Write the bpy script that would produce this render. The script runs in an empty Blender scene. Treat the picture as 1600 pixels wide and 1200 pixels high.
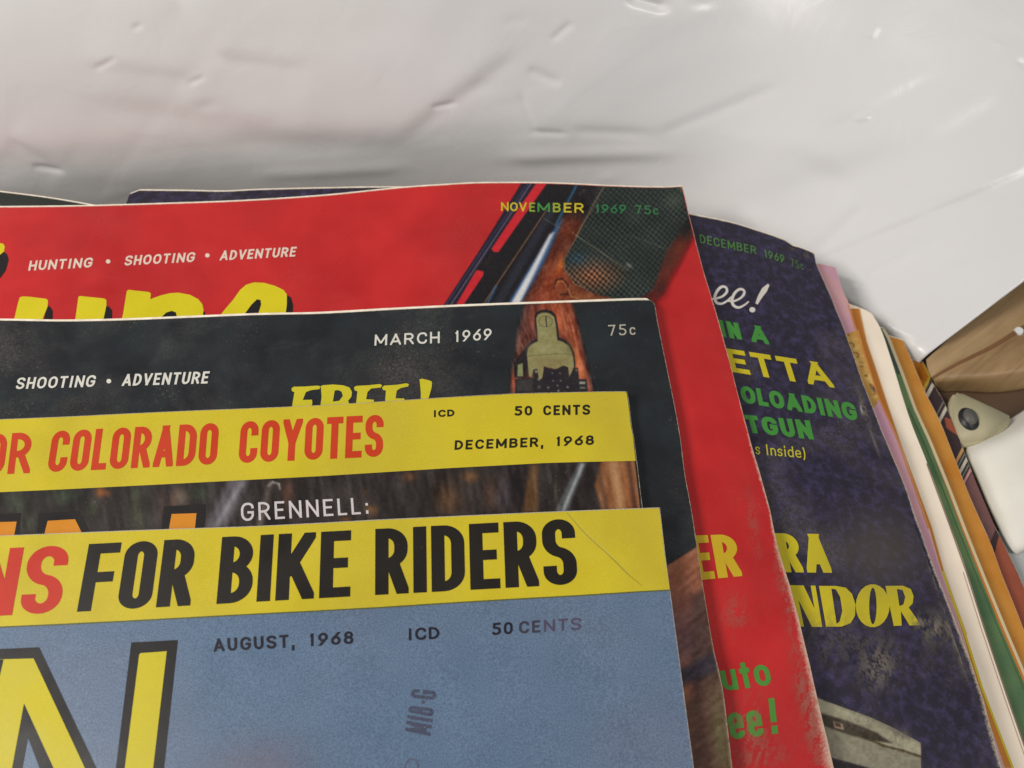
import bpy, math, random
import numpy as np
from mathutils import Vector
from mathutils.geometry import tessellate_polygon

random.seed(7)
scene = bpy.context.scene
COL = scene.collection

# ------------------------------------------------------------------ camera
PITCH = math.radians(60.0)
FPX = 1390.0                                   # focal length in photo pixels (photo 1600 wide)
FWD = np.array([0.0, math.cos(PITCH), -math.sin(PITCH)])
UPV = np.array([0.0, math.sin(PITCH), math.cos(PITCH)])
RGT = np.array([1.0, 0.0, 0.0])
CAM = np.array([0.0, 0.0, 0.055]) - 0.24 * FWD
cam_data = bpy.data.cameras.new('camera')
cam = bpy.data.objects.new('camera', cam_data)
COL.objects.link(cam)
cam.location = CAM
cam.rotation_euler = (math.pi / 2 - PITCH, 0, 0)
cam_data.sensor_width = 36.0
cam_data.lens = 36.0 * FPX / 1600.0
cam_data.clip_start = 0.01
cam_data.clip_end = 20
cam_data.dof.use_dof = True
cam_data.dof.focus_distance = 0.232
cam_data.dof.aperture_fstop = 19.0
scene.camera = cam

# ------------------------------------------------------------------ light
world = bpy.data.worlds.new('World')
scene.world = world
world.use_nodes = True
bg = world.node_tree.nodes['Background']
bg.inputs[0].default_value = (0.80, 0.81, 0.84, 1)
bg.inputs[1].default_value = 0.46

def area(name, loc, target, sx, sy, power, color):
    d = bpy.data.lights.new(name, 'AREA')
    d.shape = 'RECTANGLE'; d.size = sx; d.size_y = sy
    d.energy = power; d.color = color
    o = bpy.data.objects.new(name, d); COL.objects.link(o)
    o.location = loc
    v = Vector(target) - Vector(loc)
    o.rotation_euler = v.to_track_quat('-Z', 'Y').to_euler()
    return o
area('ceiling_light', (-0.60, -0.16, 0.74), (-0.02, 0.08, 0.06), 0.30, 0.26, 7.4, (1.0, 0.96, 0.91))
area('side_light', (1.0, -0.55, 1.1), (0.08, 0.0, 0.03), 0.35, 0.35, 6.2, (1.0, 0.95, 0.88))
scene.view_settings.view_transform = 'Standard'
scene.view_settings.look = 'None'
scene.view_settings.exposure = 0.0
scene.view_settings.gamma = 1.0

# ------------------------------------------------------------------ helpers
def lin(c, k=1.0):
    out = []
    for v in c[:3]:
        v = v / 255.0
        out.append(k * (v / 12.92 if v <= 0.04045 else ((v + 0.055) / 1.055) ** 2.4))
    return tuple(out) + (1.0,)

def nlin(a):
    a = np.clip(np.asarray(a, float) / 255.0, 0, 1)
    return np.where(a <= 0.04045, a / 12.92, ((a + 0.055) / 1.055) ** 2.4)

ALB = 0.80        # print albedo against its photographed value

def rays(px, py):
    px = np.asarray(px, float); py = np.asarray(py, float)
    return (FWD[None] + ((px - 800) / FPX)[:, None] * RGT[None] + ((600 - py) / FPX)[:, None] * UPV[None])

def hit_z(px, py, z):
    d = rays(np.atleast_1d(px), np.atleast_1d(py))
    t = (z - CAM[2]) / d[:, 2]
    return CAM[None] + d * np.asarray(t)[:, None]

def droop(x, y):
    u = x + 0.13 * y - 0.015
    u = np.maximum(u, 0)
    u1 = 0.085
    return np.minimum(np.where(u < u1, 1.6 * u * u, 1.6 * u1 * u1 + 3.2 * u1 * (u - u1) * 0.75), 0.0200)

def surf(zf, x, y):
    return zf - droop(x, y) + 0.0006 * np.sin(x * 38 + y * 17 + zf * 400) 

def unproj(zf, px, py, off=0.0):
    px = np.asarray(px, float); py = np.asarray(py, float)
    d = rays(px, py)
    z = np.full(len(px), zf)
    for _ in range(25):
        t = (z - CAM[2]) / d[:, 2]
        P = CAM[None] + d * t[:, None]
        z = 0.3 * z + 0.7 * (surf(zf, P[:, 0], P[:, 1]) + off)
    t = (z - CAM[2]) / d[:, 2]
    return CAM[None] + d * t[:, None]

def mesh_obj(name, verts, faces, mat, parent=None, origin=None, smooth=False, uv=None, vcol=None):
    me = bpy.data.meshes.new(name)
    v = np.asarray(verts, float)
    if origin is not None:
        v = v - np.asarray(origin)[None]
    me.from_pydata(v.tolist(), [], [list(f) for f in faces])
    if uv is not None:
        l = me.uv_layers.new(name='UVMap')
        vi = np.empty(len(me.loops), int); me.loops.foreach_get('vertex_index', vi)
        l.data.foreach_set('uv', np.asarray(uv, np.float32)[vi].ravel())
    if vcol is not None:
        a = me.color_attributes.new('print', 'FLOAT_COLOR', 'POINT')
        c = np.ones((len(v), 4), np.float32); c[:, :vcol.shape[1]] = vcol
        a.data.foreach_set('color', c.ravel())
    if smooth:
        me.polygons.foreach_set('use_smooth', [True] * len(me.polygons))
    me.materials.append(mat)
    me.update()
    o = bpy.data.objects.new(name, me); COL.objects.link(o)
    if parent is not None:
        o.parent = parent
    return o

def new_mat(name):
    m = bpy.data.materials.new(name); m.use_nodes = True
    nt = m.node_tree
    return m, nt, nt.nodes['Principled BSDF']

def N(nt, t, **kw):
    n = nt.nodes.new(t)
    for k, v in kw.items():
        if k.startswith('i_'):
            n.inputs[k[2:].replace('_', ' ')].default_value = v
        else:
            setattr(n, k, v)
    return n

def ramp(nt, fac, stops):
    r = nt.nodes.new('ShaderNodeValToRGB')
    nt.links.new(fac, r.inputs[0])
    e = r.color_ramp.elements
    while len(e) < len(stops): e.new(0.5)
    for i, (p, c) in enumerate(stops):
        e[i].position = p
        e[i].color = c if len(c) == 4 else tuple(c) + (1,)
    return r.outputs[0]

def mix(nt, fac, a, b, mode='MIX'):
    m = nt.nodes.new('ShaderNodeMix'); m.data_type = 'RGBA'; m.blend_type = mode
    for sock, v in ((m.inputs[0], fac), (m.inputs[6], a), (m.inputs[7], b)):
        if hasattr(v, 'is_linked'): nt.links.new(v, sock)
        else: sock.default_value = v
    return m.outputs[2]

def math_n(nt, op, a, b=None):
    m = nt.nodes.new('ShaderNodeMath'); m.operation = op
    for s, v in ((m.inputs[0], a), (m.inputs[1], b)):
        if v is None: continue
        if hasattr(v, 'is_linked'): nt.links.new(v, s)
        else: s.default_value = v
    return m.outputs[0]

def print_material(name, color=None, vcol=False, rough=0.42, grain=0.10, grain_scale=5200, mottle=None,
                   wear=0.0, edge=0.0, scuffs_or_sheen=0.0, fade=None):
    """Printed paper: ink colour, halftone grain, rubbed spots and (with a UV in metres from the corner) worn edges."""
    m, nt, b = new_mat(name)
    tc = N(nt, 'ShaderNodeTexCoord')
    L = nt.links.new
    if vcol:
        a = N(nt, 'ShaderNodeVertexColor', layer_name='print'); col = a.outputs[0]
    else:
        rgb = N(nt, 'ShaderNodeRGB'); rgb.outputs[0].default_value = color; col = rgb.outputs[0]
    if mottle:
        sc, c2, lo, hi, det = mottle
        n = N(nt, 'ShaderNodeTexNoise', i_Scale=sc, i_Detail=det, i_Roughness=0.6)
        L(tc.outputs['Object'], n.inputs['Vector'])
        f = ramp(nt, n.outputs[0], [(lo, (0, 0, 0)), (hi, (1, 1, 1))])
        col = mix(nt, f, col, c2)
    g = N(nt, 'ShaderNodeTexNoise', i_Scale=grain_scale, i_Detail=2.0)
    L(tc.outputs['Object'], g.inputs['Vector'])
    gg = ramp(nt, g.outputs[0], [(0.3, (1 - grain * 2.2,) * 3), (0.7, (1 + 0 * grain,) * 3)])
    col = mix(nt, 1.0, col, gg, 'MULTIPLY')
    g2 = N(nt, 'ShaderNodeTexNoise', i_Scale=90, i_Detail=4.0)
    L(tc.outputs['Object'], g2.inputs['Vector'])
    col = mix(nt, 1.0, col, ramp(nt, g2.outputs[0], [(0.25, (0.90,) * 3), (0.75, (1.0,) * 3)]), 'MULTIPLY')
    pale = lin((214, 200, 176), 0.8)
    if wear > 0:       # small rubbed specks
        n = N(nt, 'ShaderNodeTexNoise', i_Scale=1500, i_Detail=4.0, i_Roughness=0.75)
        L(tc.outputs['Object'], n.inputs['Vector'])
        n2 = N(nt, 'ShaderNodeTexNoise', i_Scale=55, i_Detail=3.0)
        L(tc.outputs['Object'], n2.inputs['Vector'])
        s = math_n(nt, 'ADD', n.outputs[0], math_n(nt, 'MULTIPLY', n2.outputs[0], 0.35))
        f = ramp(nt, s, [(0.84, (0, 0, 0)), (1.0, (wear,) * 3)])
        col = mix(nt, f, col, pale)
    if scuffs_or_sheen > 0:     # broad dusty rubbing, also painted sheen on the purple cover
        n = N(nt, 'ShaderNodeTexNoise', i_Scale=26, i_Detail=6.0, i_Roughness=0.62, i_Distortion=0.3)
        L(tc.outputs['Object'], n.inputs['Vector'])
        n2 = N(nt, 'ShaderNodeTexNoise', i_Scale=1500, i_Detail=3.0, i_Roughness=0.7)
        L(tc.outputs['Object'], n2.inputs['Vector'])
        f = ramp(nt, n.outputs[0], [(0.50, (0, 0, 0)), (0.80, (1, 1, 1))])
        f2 = ramp(nt, n2.outputs[0], [(0.35, (0.2,) * 3), (0.65, (1,) * 3)])
        f = math_n(nt, 'MULTIPLY', math_n(nt, 'MULTIPLY', f, f2), scuffs_or_sheen)
        col = mix(nt, f, col, lin((150, 140, 130), 0.75))
    if edge > 0:
        uv = N(nt, 'ShaderNodeUVMap'); sep = N(nt, 'ShaderNodeSeparateXYZ')
        L(uv.outputs[0], sep.inputs[0])
        n = N(nt, 'ShaderNodeTexNoise', i_Scale=420, i_Detail=6.0, i_Roughness=0.75)
        L(tc.outputs['Object'], n.inputs['Vector'])
        n3 = N(nt, 'ShaderNodeTexNoise', i_Scale=30, i_Detail=2.0)
        L(tc.outputs['Object'], n3.inputs['Vector'])
        hf = N(nt, 'ShaderNodeTexNoise', i_Scale=1700, i_Detail=4.0, i_Roughness=0.75)
        L(tc.outputs['Object'], hf.inputs['Vector'])
        hn = math_n(nt, 'ADD', math_n(nt, 'MULTIPLY', hf.outputs[0], 0.75), math_n(nt, 'MULTIPLY', n.outputs[0], 0.5))
        dn = math_n(nt, 'ADD', math_n(nt, 'MULTIPLY', math_n(nt, 'POWER', math_n(nt, 'MULTIPLY', sep.outputs[1], 6.0), 2.5), 1.0), 0.10)
        wid = math_n(nt, 'MULTIPLY', math_n(nt, 'MULTIPLY', math_n(nt, 'ADD', n3.outputs[0], -0.15), dn), edge * 0.0060)
        wid = math_n(nt, 'MAXIMUM', wid, 0.00028)
        g_ = math_n(nt, 'SUBTRACT', hn, math_n(nt, 'MULTIPLY', math_n(nt, 'DIVIDE', sep.outputs[0], wid), 0.55))
        fx = ramp(nt, g_, [(0.30, (0, 0, 0)), (0.62, (0.72,) * 3)])
        gy = math_n(nt, 'SUBTRACT', hn, math_n(nt, 'DIVIDE', sep.outputs[1], 0.00045 + 0.0003 * edge))
        fy = ramp(nt, gy, [(0.25, (0, 0, 0)), (0.55, (0.7,) * 3)])
        cor = math_n(nt, 'ADD', sep.outputs[0], sep.outputs[1])
        gc = math_n(nt, 'SUBTRACT', hn, math_n(nt, 'DIVIDE', cor, 0.0022 * edge + 0.0004))
        fc = ramp(nt, gc, [(0.2, (0, 0, 0)), (0.5, (0.75,) * 3)])
        f = math_n(nt, 'MAXIMUM', fc, math_n(nt, 'MAXIMUM', fx, fy))
        col = mix(nt, f, col, pale)
    L(col, b.inputs['Base Color'])
    b.inputs['Roughness'].default_value = rough
    rr = ramp(nt, g2.outputs[0], [(0.3, (rough - 0.06,) * 3), (0.7, (rough + 0.12,) * 3)])
    L(rr, b.inputs['Roughness'])
    bm = N(nt, 'ShaderNodeBump', i_Strength=0.25, i_Distance=0.0002)
    n = N(nt, 'ShaderNodeTexNoise', i_Scale=140, i_Detail=5.0)
    L(tc.outputs['Object'], n.inputs['Vector'])
    L(n.outputs[0], bm.inputs['Height']); L(bm.outputs[0], b.inputs['Normal'])
    b.inputs['Specular IOR Level'].default_value = 0.26
    if vcol:
        L(a.outputs['Alpha'], b.inputs['Alpha'])
    return m

_mc = {}
def ink(rgb, wear=0.25, grain=0.06, rough=0.42, mottle=None):
    key = (rgb, wear, grain, rough, mottle is not None)
    if key not in _mc:
        _mc[key] = print_material('ink_%02x%02x%02x' % rgb, lin(rgb, ALB), wear=wear, grain=grain, rough=rough, mottle=mottle)
    return _mc[key]

# page paper
paper, nt, b = new_mat('page_paper')
tc = N(nt, 'ShaderNodeTexCoord')
n = N(nt, 'ShaderNodeTexNoise', i_Scale=300, i_Detail=4.0)
nt.links.new(tc.outputs['Object'], n.inputs['Vector'])
nt.links.new(ramp(nt, n.outputs[0], [(0.3, lin((222, 208, 186), .85)), (0.7, lin((244, 234, 216), .9))]), b.inputs['Base Color'])
b.inputs['Roughness'].default_value = 0.75

# ------------------------------------------------------------------ magazine builder
def polylen(P):
    return np.concatenate([[0], np.cumsum(np.linalg.norm(np.diff(P, axis=0), axis=1))])

def resample(P, total, first, step, smooth_n=0):
    """P (n,2) from the corner outwards, extended straight to `total` metres; returns points and their distances."""
    d = polylen(P)
    if d[-1] < total:
        k = max(0, len(P) - 3)
        v = P[-1] - P[k]; v = v / np.linalg.norm(v)
        P = np.vstack([P, P[-1] + v * (total - d[-1])]); d = polylen(P)
    s = [0.0]; st = first
    while s[-1] < min(total, d[-1]) - 1e-6:
        s.append(min(s[-1] + st, min(total, d[-1]))); st = min(st * 1.3, step)
    s = np.array(s)
    return np.stack([np.interp(s, d, P[:, 0]), np.interp(s, d, P[:, 1])], 1), s

def catmull(pts, n=8):
    p = np.asarray(pts, float)
    if len(p) < 3: return p
    p = np.vstack([2 * p[0] - p[1], p, 2 * p[-1] - p[-2]])
    out = []
    for i in range(1, len(p) - 2):
        for t in np.linspace(0, 1, n, endpoint=False):
            a, b_, c, d = p[i - 1], p[i], p[i + 1], p[i + 2]
            out.append(0.5 * ((2 * b_) + (-a + c) * t + (2 * a - 5 * b_ + 4 * c - d) * t * t + (-a + 3 * b_ - 3 * c + d) * t ** 3))
    out.append(p[-2])
    return np.array(out)

class Mag:
    def __init__(self, zf, top, right, label, cover_mat, thick=0.0030, pages=(0.0007, 0.0000), W=0.245, H=0.310, cat='magazine', exact_top=False, group='old magazines fanned out in a pile', jag=0.0):
        self.zf = zf
        tp = unproj(zf, *catmull(top).T)[:, :2]
        rp = unproj(zf, *catmull(right).T)[:, :2]
        corner = tp[0]
        rp = rp - rp[0] + corner
        Wd = polylen(tp)[-1] if exact_top else W
        T, ds = resample(tp, Wd, 0.0006, 0.0040)
        R, dt = resample(rp, H, 0.0006, 0.0040)
        if jag:
            rng = np.random.RandomState(int(zf * 1e5))
            nrm = np.array([1.0, 0.2])
            fine = rng.randn(len(dt)) * jag
            R = R + fine[:, None] * nrm[None]
        base = np.array([corner[0] - Wd / 2, corner[1] - H / 2, zf - thick])
        self.origin = base
        root = bpy.data.objects.new('magazine', None); COL.objects.link(root)
        root.empty_display_size = 0.01
        root.location = base
        root['label'] = label; root['category'] = cat; root['group'] = group
        self.root = root
        self.cover = self.slab('front_cover', T, ds, R, dt, corner, 0.0, 0.00018, cover_mat)
        # page block: the leaves stick out a little past the trimmed cover
        pT, pR = pages
        ux = (T[1] - T[0]) / np.linalg.norm(T[1] - T[0]); uy = (R[1] - R[0]) / np.linalg.norm(R[1] - R[0])
        c2 = corner - uy * pT - ux * pR
        self.pages = self.slab('page_block', T - corner + c2, ds, R - corner + c2, dt, c2, 0.00021, thick - 0.0002, paper)

    def slab(self, name, T, ds, R, dt, corner, off, th, mat):
        nT, nR = len(T), len(R)
        XY = T[None, :, :] + R[:, None, :] - corner[None, None, :]
        z = surf(self.zf, XY[..., 0], XY[..., 1]) - off
        top = np.dstack([XY, z]).reshape(-1, 3)
        bot = top.copy(); bot[:, 2] -= th
        V = np.vstack([top, bot]); F = []
        n = nT * nR
        idx = lambda i, j: i * nT + j
        for i in range(nR - 1):
            for j in range(nT - 1):
                a, b_, c, d = idx(i, j), idx(i, j + 1), idx(i + 1, j + 1), idx(i + 1, j)
                F.append((a, b_, c, d)); F.append((n + d, n + c, n + b_, n + a))
        ring = [idx(0, j) for j in range(nT)] + [idx(i, nT - 1) for i in range(1, nR)] + [idx(nR - 1, j) for j in range(nT - 2, -1, -1)] + [idx(i, 0) for i in range(nR - 2, 0, -1)]
        for k in range(len(ring)):
            a, b_ = ring[k], ring[(k + 1) % len(ring)]
            F.append((a, n + a, n + b_, b_))
        uv = np.stack([np.tile(ds, nR), np.repeat(dt, nT)], 1)
        uv = np.vstack([uv, uv])
        return mesh_obj(name, V, F, mat, self.root, self.origin, uv=uv)

    def put(self, name, px, py, faces, mat, off, vcol=None, parent=None):
        V = unproj(self.zf, px, py, off)
        return mesh_obj(name, V, faces, mat, parent or self.cover, self.origin, vcol=vcol)

    # traced filled shape (photo pixels), loops may hold holes
    def fill(self, name, loops, mat, off=0.00006, maxlen=26, parent=None):
        if not isinstance(loops[0][0], (tuple, list, np.ndarray)): loops = [loops]
        ml = [[Vector((x, y, 0)) for x, y in l] for l in loops]
        pts = [(v.x, v.y) for l in ml for v in l]
        tris = [list(t) for t in tessellate_polygon(ml)]
        tris = split_long(pts, tris, maxlen)
        P = np.array(pts)
        tris = orient(P, tris)
        return self.put(name, P[:, 0], P[:, 1], tris, mat, off, parent=parent)

    # painted picture: a fine grid between four boundary curves, colour per vertex
    def picture(self, name, left, right, ny, nx, paint, mat, off=0.00005):
        """left/right: polylines of (x, y) with the same number of points, top to bottom."""
        l = np.array(left, float); r = np.array(right, float)
        t = np.linspace(0, 1, len(l)); tt = np.linspace(0, 1, ny)
        lx, ly = np.interp(tt, t, l[:, 0]), np.interp(tt, t, l[:, 1])
        rx, ry = np.interp(tt, t, r[:, 0]), np.interp(tt, t, r[:, 1])
        u = np.linspace(0, 1, nx)
        X = (lx[:, None] * (1 - u) + rx[:, None] * u).ravel(); Y = (ly[:, None] * (1 - u) + ry[:, None] * u).ravel()
        if getattr(paint, 'bend', None): Y = paint.bend(X, Y, np.repeat(tt, nx))
        colr, cov = paint(X, Y)
        F = []
        for i in range(ny - 1):
            for j in range(nx - 1):
                a = i * nx + j
                F.append((a, a + nx, a + nx + 1, a + 1))
        return self.put(name, X, Y, F, mat, off, vcol=np.hstack([nlin(colr) * ALB, cov[:, None]]))

    def text(self, s, bl, br, tl, tr, wt, mat, name='lettering', sx=None, gap=0.22, slant=0.0, off=0.00009, space=0.5, narrow=False, rnd=1.0, k=1.12, parent=None):
        WD = NAR if narrow else WID; dw = .56 if narrow else .62
        glyphs = []
        H = 0.5 * (math.dist(bl, tl) + math.dist(br, tr))
        A = math.dist(bl, br) / H
        nat = 0
        for i, ch in enumerate(s):
            w = WD.get(ch, dw)
            if ch == ' ': w = space
            nat += w
            if i < len(s) - 1: nat += gap
        f = A / nat
        x = 0; polys = []
        for i, ch in enumerate(s):
            w = (WD.get(ch, dw) if ch != ' ' else space) * f
            if ch != ' ':
                for si, stroke in enumerate(GLY[ch]):
                    for poly in ribbon(stroke, x, w, wt, rnd, k):
                        polys.append((poly, off + 0.000012 * (si % 4)))
            x += w + gap * f
        bl, br, tl, tr = (np.array(q, float) for q in (bl, br, tl, tr))
        px, py, F, O = [], [], [], []
        for poly, o in polys:
            ids = []
            for (u, v) in poly:
                uu = (u + slant * v) / A
                p = (bl * (1 - uu) + br * uu) * (1 - v) + (tl * (1 - uu) + tr * uu) * v
                ids.append(len(px)); px.append(p[0]); py.append(p[1]); O.append(o)
            F.append(ids)
        P = np.stack([px, py], 1)
        F = orient(P, F)
        V = unproj(self.zf, P[:, 0], P[:, 1], np.array(O))
        return mesh_obj(name, V, F, mat, parent or self.cover, self.origin)

def orient(P, faces):
    out = []
    for f in faces:
        a = 0
        for i in range(len(f)):
            x1, y1 = P[f[i]]; x2, y2 = P[f[(i + 1) % len(f)]]
            a += x1 * y2 - x2 * y1
        out.append(list(f) if a < 0 else list(f)[::-1])     # y runs down in the photo
    return out

def split_long(pts, tris, L):
    cache = {}
    def mid(a, b_):
        k = (min(a, b_), max(a, b_))
        if k not in cache:
            cache[k] = len(pts)
            pts.append(((pts[a][0] + pts[b_][0]) / 2, (pts[a][1] + pts[b_][1]) / 2))
        return cache[k]
    work = list(tris); out = []
    while work:
        a, b_, c = work.pop()
        e = [(math.dist(pts[a], pts[b_]), a, b_, c), (math.dist(pts[b_], pts[c]), b_, c, a), (math.dist(pts[c], pts[a]), c, a, b_)]
        m = max(e, key=lambda q: q[0])
        if m[0] > L:
            k = mid(m[1], m[2]); work.append((m[1], k, m[3])); work.append((k, m[2], m[3]))
        else: out.append((a, b_, c))
    return out

# ---- letter shapes: strokes in a unit box, each point (x, y, rounding)
def S_(*p, c=False): return (c, [(q + (0,))[:3] if len(q) == 2 else q for q in p])
GLY = {
 'A': [S_((0, 0), (.5, 1)), S_((1, 0), (.5, 1)), S_((.17, .27), (.83, .27))],
 'B': [S_((0, 0), (0, 1)), S_((0, 1), (.93, 1, 1), (.93, .54, 1), (0, .54)), S_((0, .54), (1, .54, 1), (1, 0, 1), (0, 0))],
 'C': [S_((1, .68), (1, 1, 1), (0, 1, 1), (0, 0, 1), (1, 0, 1), (1, .32))],
 'D': [S_((0, 0), (0, 1)), S_((0, 1), (1, 1, 1), (1, 0, 1), (0, 0))],
 'E': [S_((0, 0), (0, 1)), S_((0, 1), (1, 1)), S_((0, .52), (.84, .52)), S_((0, 0), (1, 0))],
 'F': [S_((0, 0), (0, 1)), S_((0, 1), (1, 1)), S_((0, .5), (.85, .5))],
 'G': [S_((1, .70), (1, 1, 1), (0, 1, 1), (0, 0, 1), (1, 0, 1), (1, .46)), S_((.5, .46), (1, .46))],
 'H': [S_((0, 0), (0, 1)), S_((1, 0), (1, 1)), S_((0, .5), (1, .5))],
 'I': [S_((.5, 0), (.5, 1))],
 'K': [S_((0, 0), (0, 1)), S_((.98, 1), (.06, .36)), S_((.35, .58), (1, 0))],
 'L': [S_((0, 0), (0, 1)), S_((0, 0), (1, 0))],
 'M': [S_((0, 0), (0, 1)), S_((1, 0), (1, 1)), S_((0, 1), (.5, .15)), S_((1, 1), (.5, .15))],
 'N': [S_((0, 0), (0, 1)), S_((1, 0), (1, 1)), S_((0, 1), (1, 0))],
 'O': [S_((0, 1, 1), (1, 1, 1), (1, 0, 1), (0, 0, 1), c=True)],
 'P': [S_((0, 0), (0, 1)), S_((0, 1), (1, 1, 1), (1, .45, 1), (0, .45))],
 'R': [S_((0, 0), (0, 1)), S_((0, 1), (.96, 1, 1), (.96, .47, 1), (0, .47)), S_((.5, .5), (1, 0))],
 'S': [S_((1, .74), (1, 1, 1), (0, 1, 1), (0, .54, 1), (1, .46, 1), (1, 0, 1), (0, 0, 1), (0, .26))],
 'T': [S_((.5, 0), (.5, 1)), S_((0, 1), (1, 1))],
 'U': [S_((0, 1), (0, 0, 1), (1, 0, 1), (1, 1))],
 'V': [S_((0, 1), (.5, 0)), S_((1, 1), (.5, 0))],
 'Y': [S_((.5, 0), (.5, .45)), S_((0, 1), (.5, .42)), S_((1, 1), (.5, .42))],
 '0': [S_((0, 1, 1), (1, 1, 1), (1, 0, 1), (0, 0, 1), c=True)],
 '1': [S_((.6, 0), (.6, 1)), S_((.6, .95), (.15, .78))],
 '5': [S_((.95, 1), (.15, 1)), S_((.15, 1), (.08, .56)), S_((.08, .6), (1, .62, 1), (1, 0, 1), (0, 0, .9), (0, .2))],
 '6': [S_((0, .62, 1), (1, .62, 1), (1, 0, 1), (0, 0, 1), c=True), S_((.85, 1), (.04, .42))],
 '7': [S_((0, 1), (1, 1)), S_((.97, 1), (.35, 0))],
 '8': [S_((.07, 1, 1), (.93, 1, 1), (.93, .54, 1), (.07, .54, 1), c=True), S_((0, .54, 1), (1, .54, 1), (1, 0, 1), (0, 0, 1), c=True)],
 '9': [S_((0, 1, 1), (1, 1, 1), (1, .38, 1), (0, .38, 1), c=True), S_((.15, 0), (.96, .58))],
 ',': [S_((.7, .10), (.7, .02), (.1, -.42))],
 ':': [S_((.5, .0), (.5, .17)), S_((.5, .5), (.5, .67))],
 '-': [S_((.1, .45), (.9, .45))],
 '.': [S_((.5, 0), (.5, .15))],
 '*': [S_((.5, .36), (.5, .62))],
 '!': [S_((.5, .30), (.5, 1)), S_((.5, 0), (.5, .18))],
 ')': [S_((0, 1.05), (1, .75, 1), (1, .05, 1), (0, -.25))],
 's': [S_((1, .5), (1, .66, 1), (0, .66, 1), (0, .35, 1), (1, .33, 1), (1, 0, 1), (0, 0, 1), (0, .15))],
 'n': [S_((0, 0), (0, .66)), S_((0, .45), (0, .66, 1), (1, .66, 1), (1, 0))],
 'i': [S_((.5, 0), (.5, .66)), S_((.5, .82), (.5, 1))],
 'd': [S_((0, .66, 1), (1, .66, 1), (1, 0, 1), (0, 0, 1), c=True), S_((1, 0), (1, 1))],
 'e': [S_((1, .16), (1, 0, 1), (0, 0, 1), (0, .66, 1), (1, .66, 1), (1, .33)), S_((0, .33), (1, .33))],
 'u': [S_((0, .66), (0, 0, 1), (1, 0, 1), (1, .66)), S_((1, 0), (1, .66))],
 't': [S_((.5, .95), (.5, 0)), S_((0, .63), (1, .63))],
 'o': [S_((0, .66, 1), (1, .66, 1), (1, 0, 1), (0, 0, 1), c=True)],
 'c': [S_((1, .48), (1, .66, 1), (0, .66, 1), (0, 0, 1), (1, 0, 1), (1, .18))],
}
WID = {'I': .28, '1': .42, 'M': .80, ',': .2, ':': .2, '.': .2, '*': .25, '!': .22, ')': .22, 'i': .18, 's': .42, 'e': .5, 'n': .46,
       'd': .5, 'u': .5, 't': .34, 'o': .52, 'c': .48, '-': .4, 'E': .52, 'F': .50, 'L': .48, 'T': .58, 'A': .70, 'V': .66, 'O': .68, 'N': .66, 'G': .68, 'C': .64}

NAR = {'I': .215, 'M': .80, 'E': .50, 'L': .44, 'T': .50, 'S': .56, 'Y': .60, 'A': .60, 'K': .62}

def clip(poly, axis, val, keep_less):
    out = []
    for i in range(len(poly)):
        a, b_ = poly[i], poly[(i + 1) % len(poly)]
        ia = (a[axis] <= val) if keep_less else (a[axis] >= val)
        ib = (b_[axis] <= val) if keep_less else (b_[axis] >= val)
        if ia: out.append(a)
        if ia != ib:
            t = (val - a[axis]) / (b_[axis] - a[axis])
            out.append((a[0] + t * (b_[0] - a[0]), a[1] + t * (b_[1] - a[1])))
    return out

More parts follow.
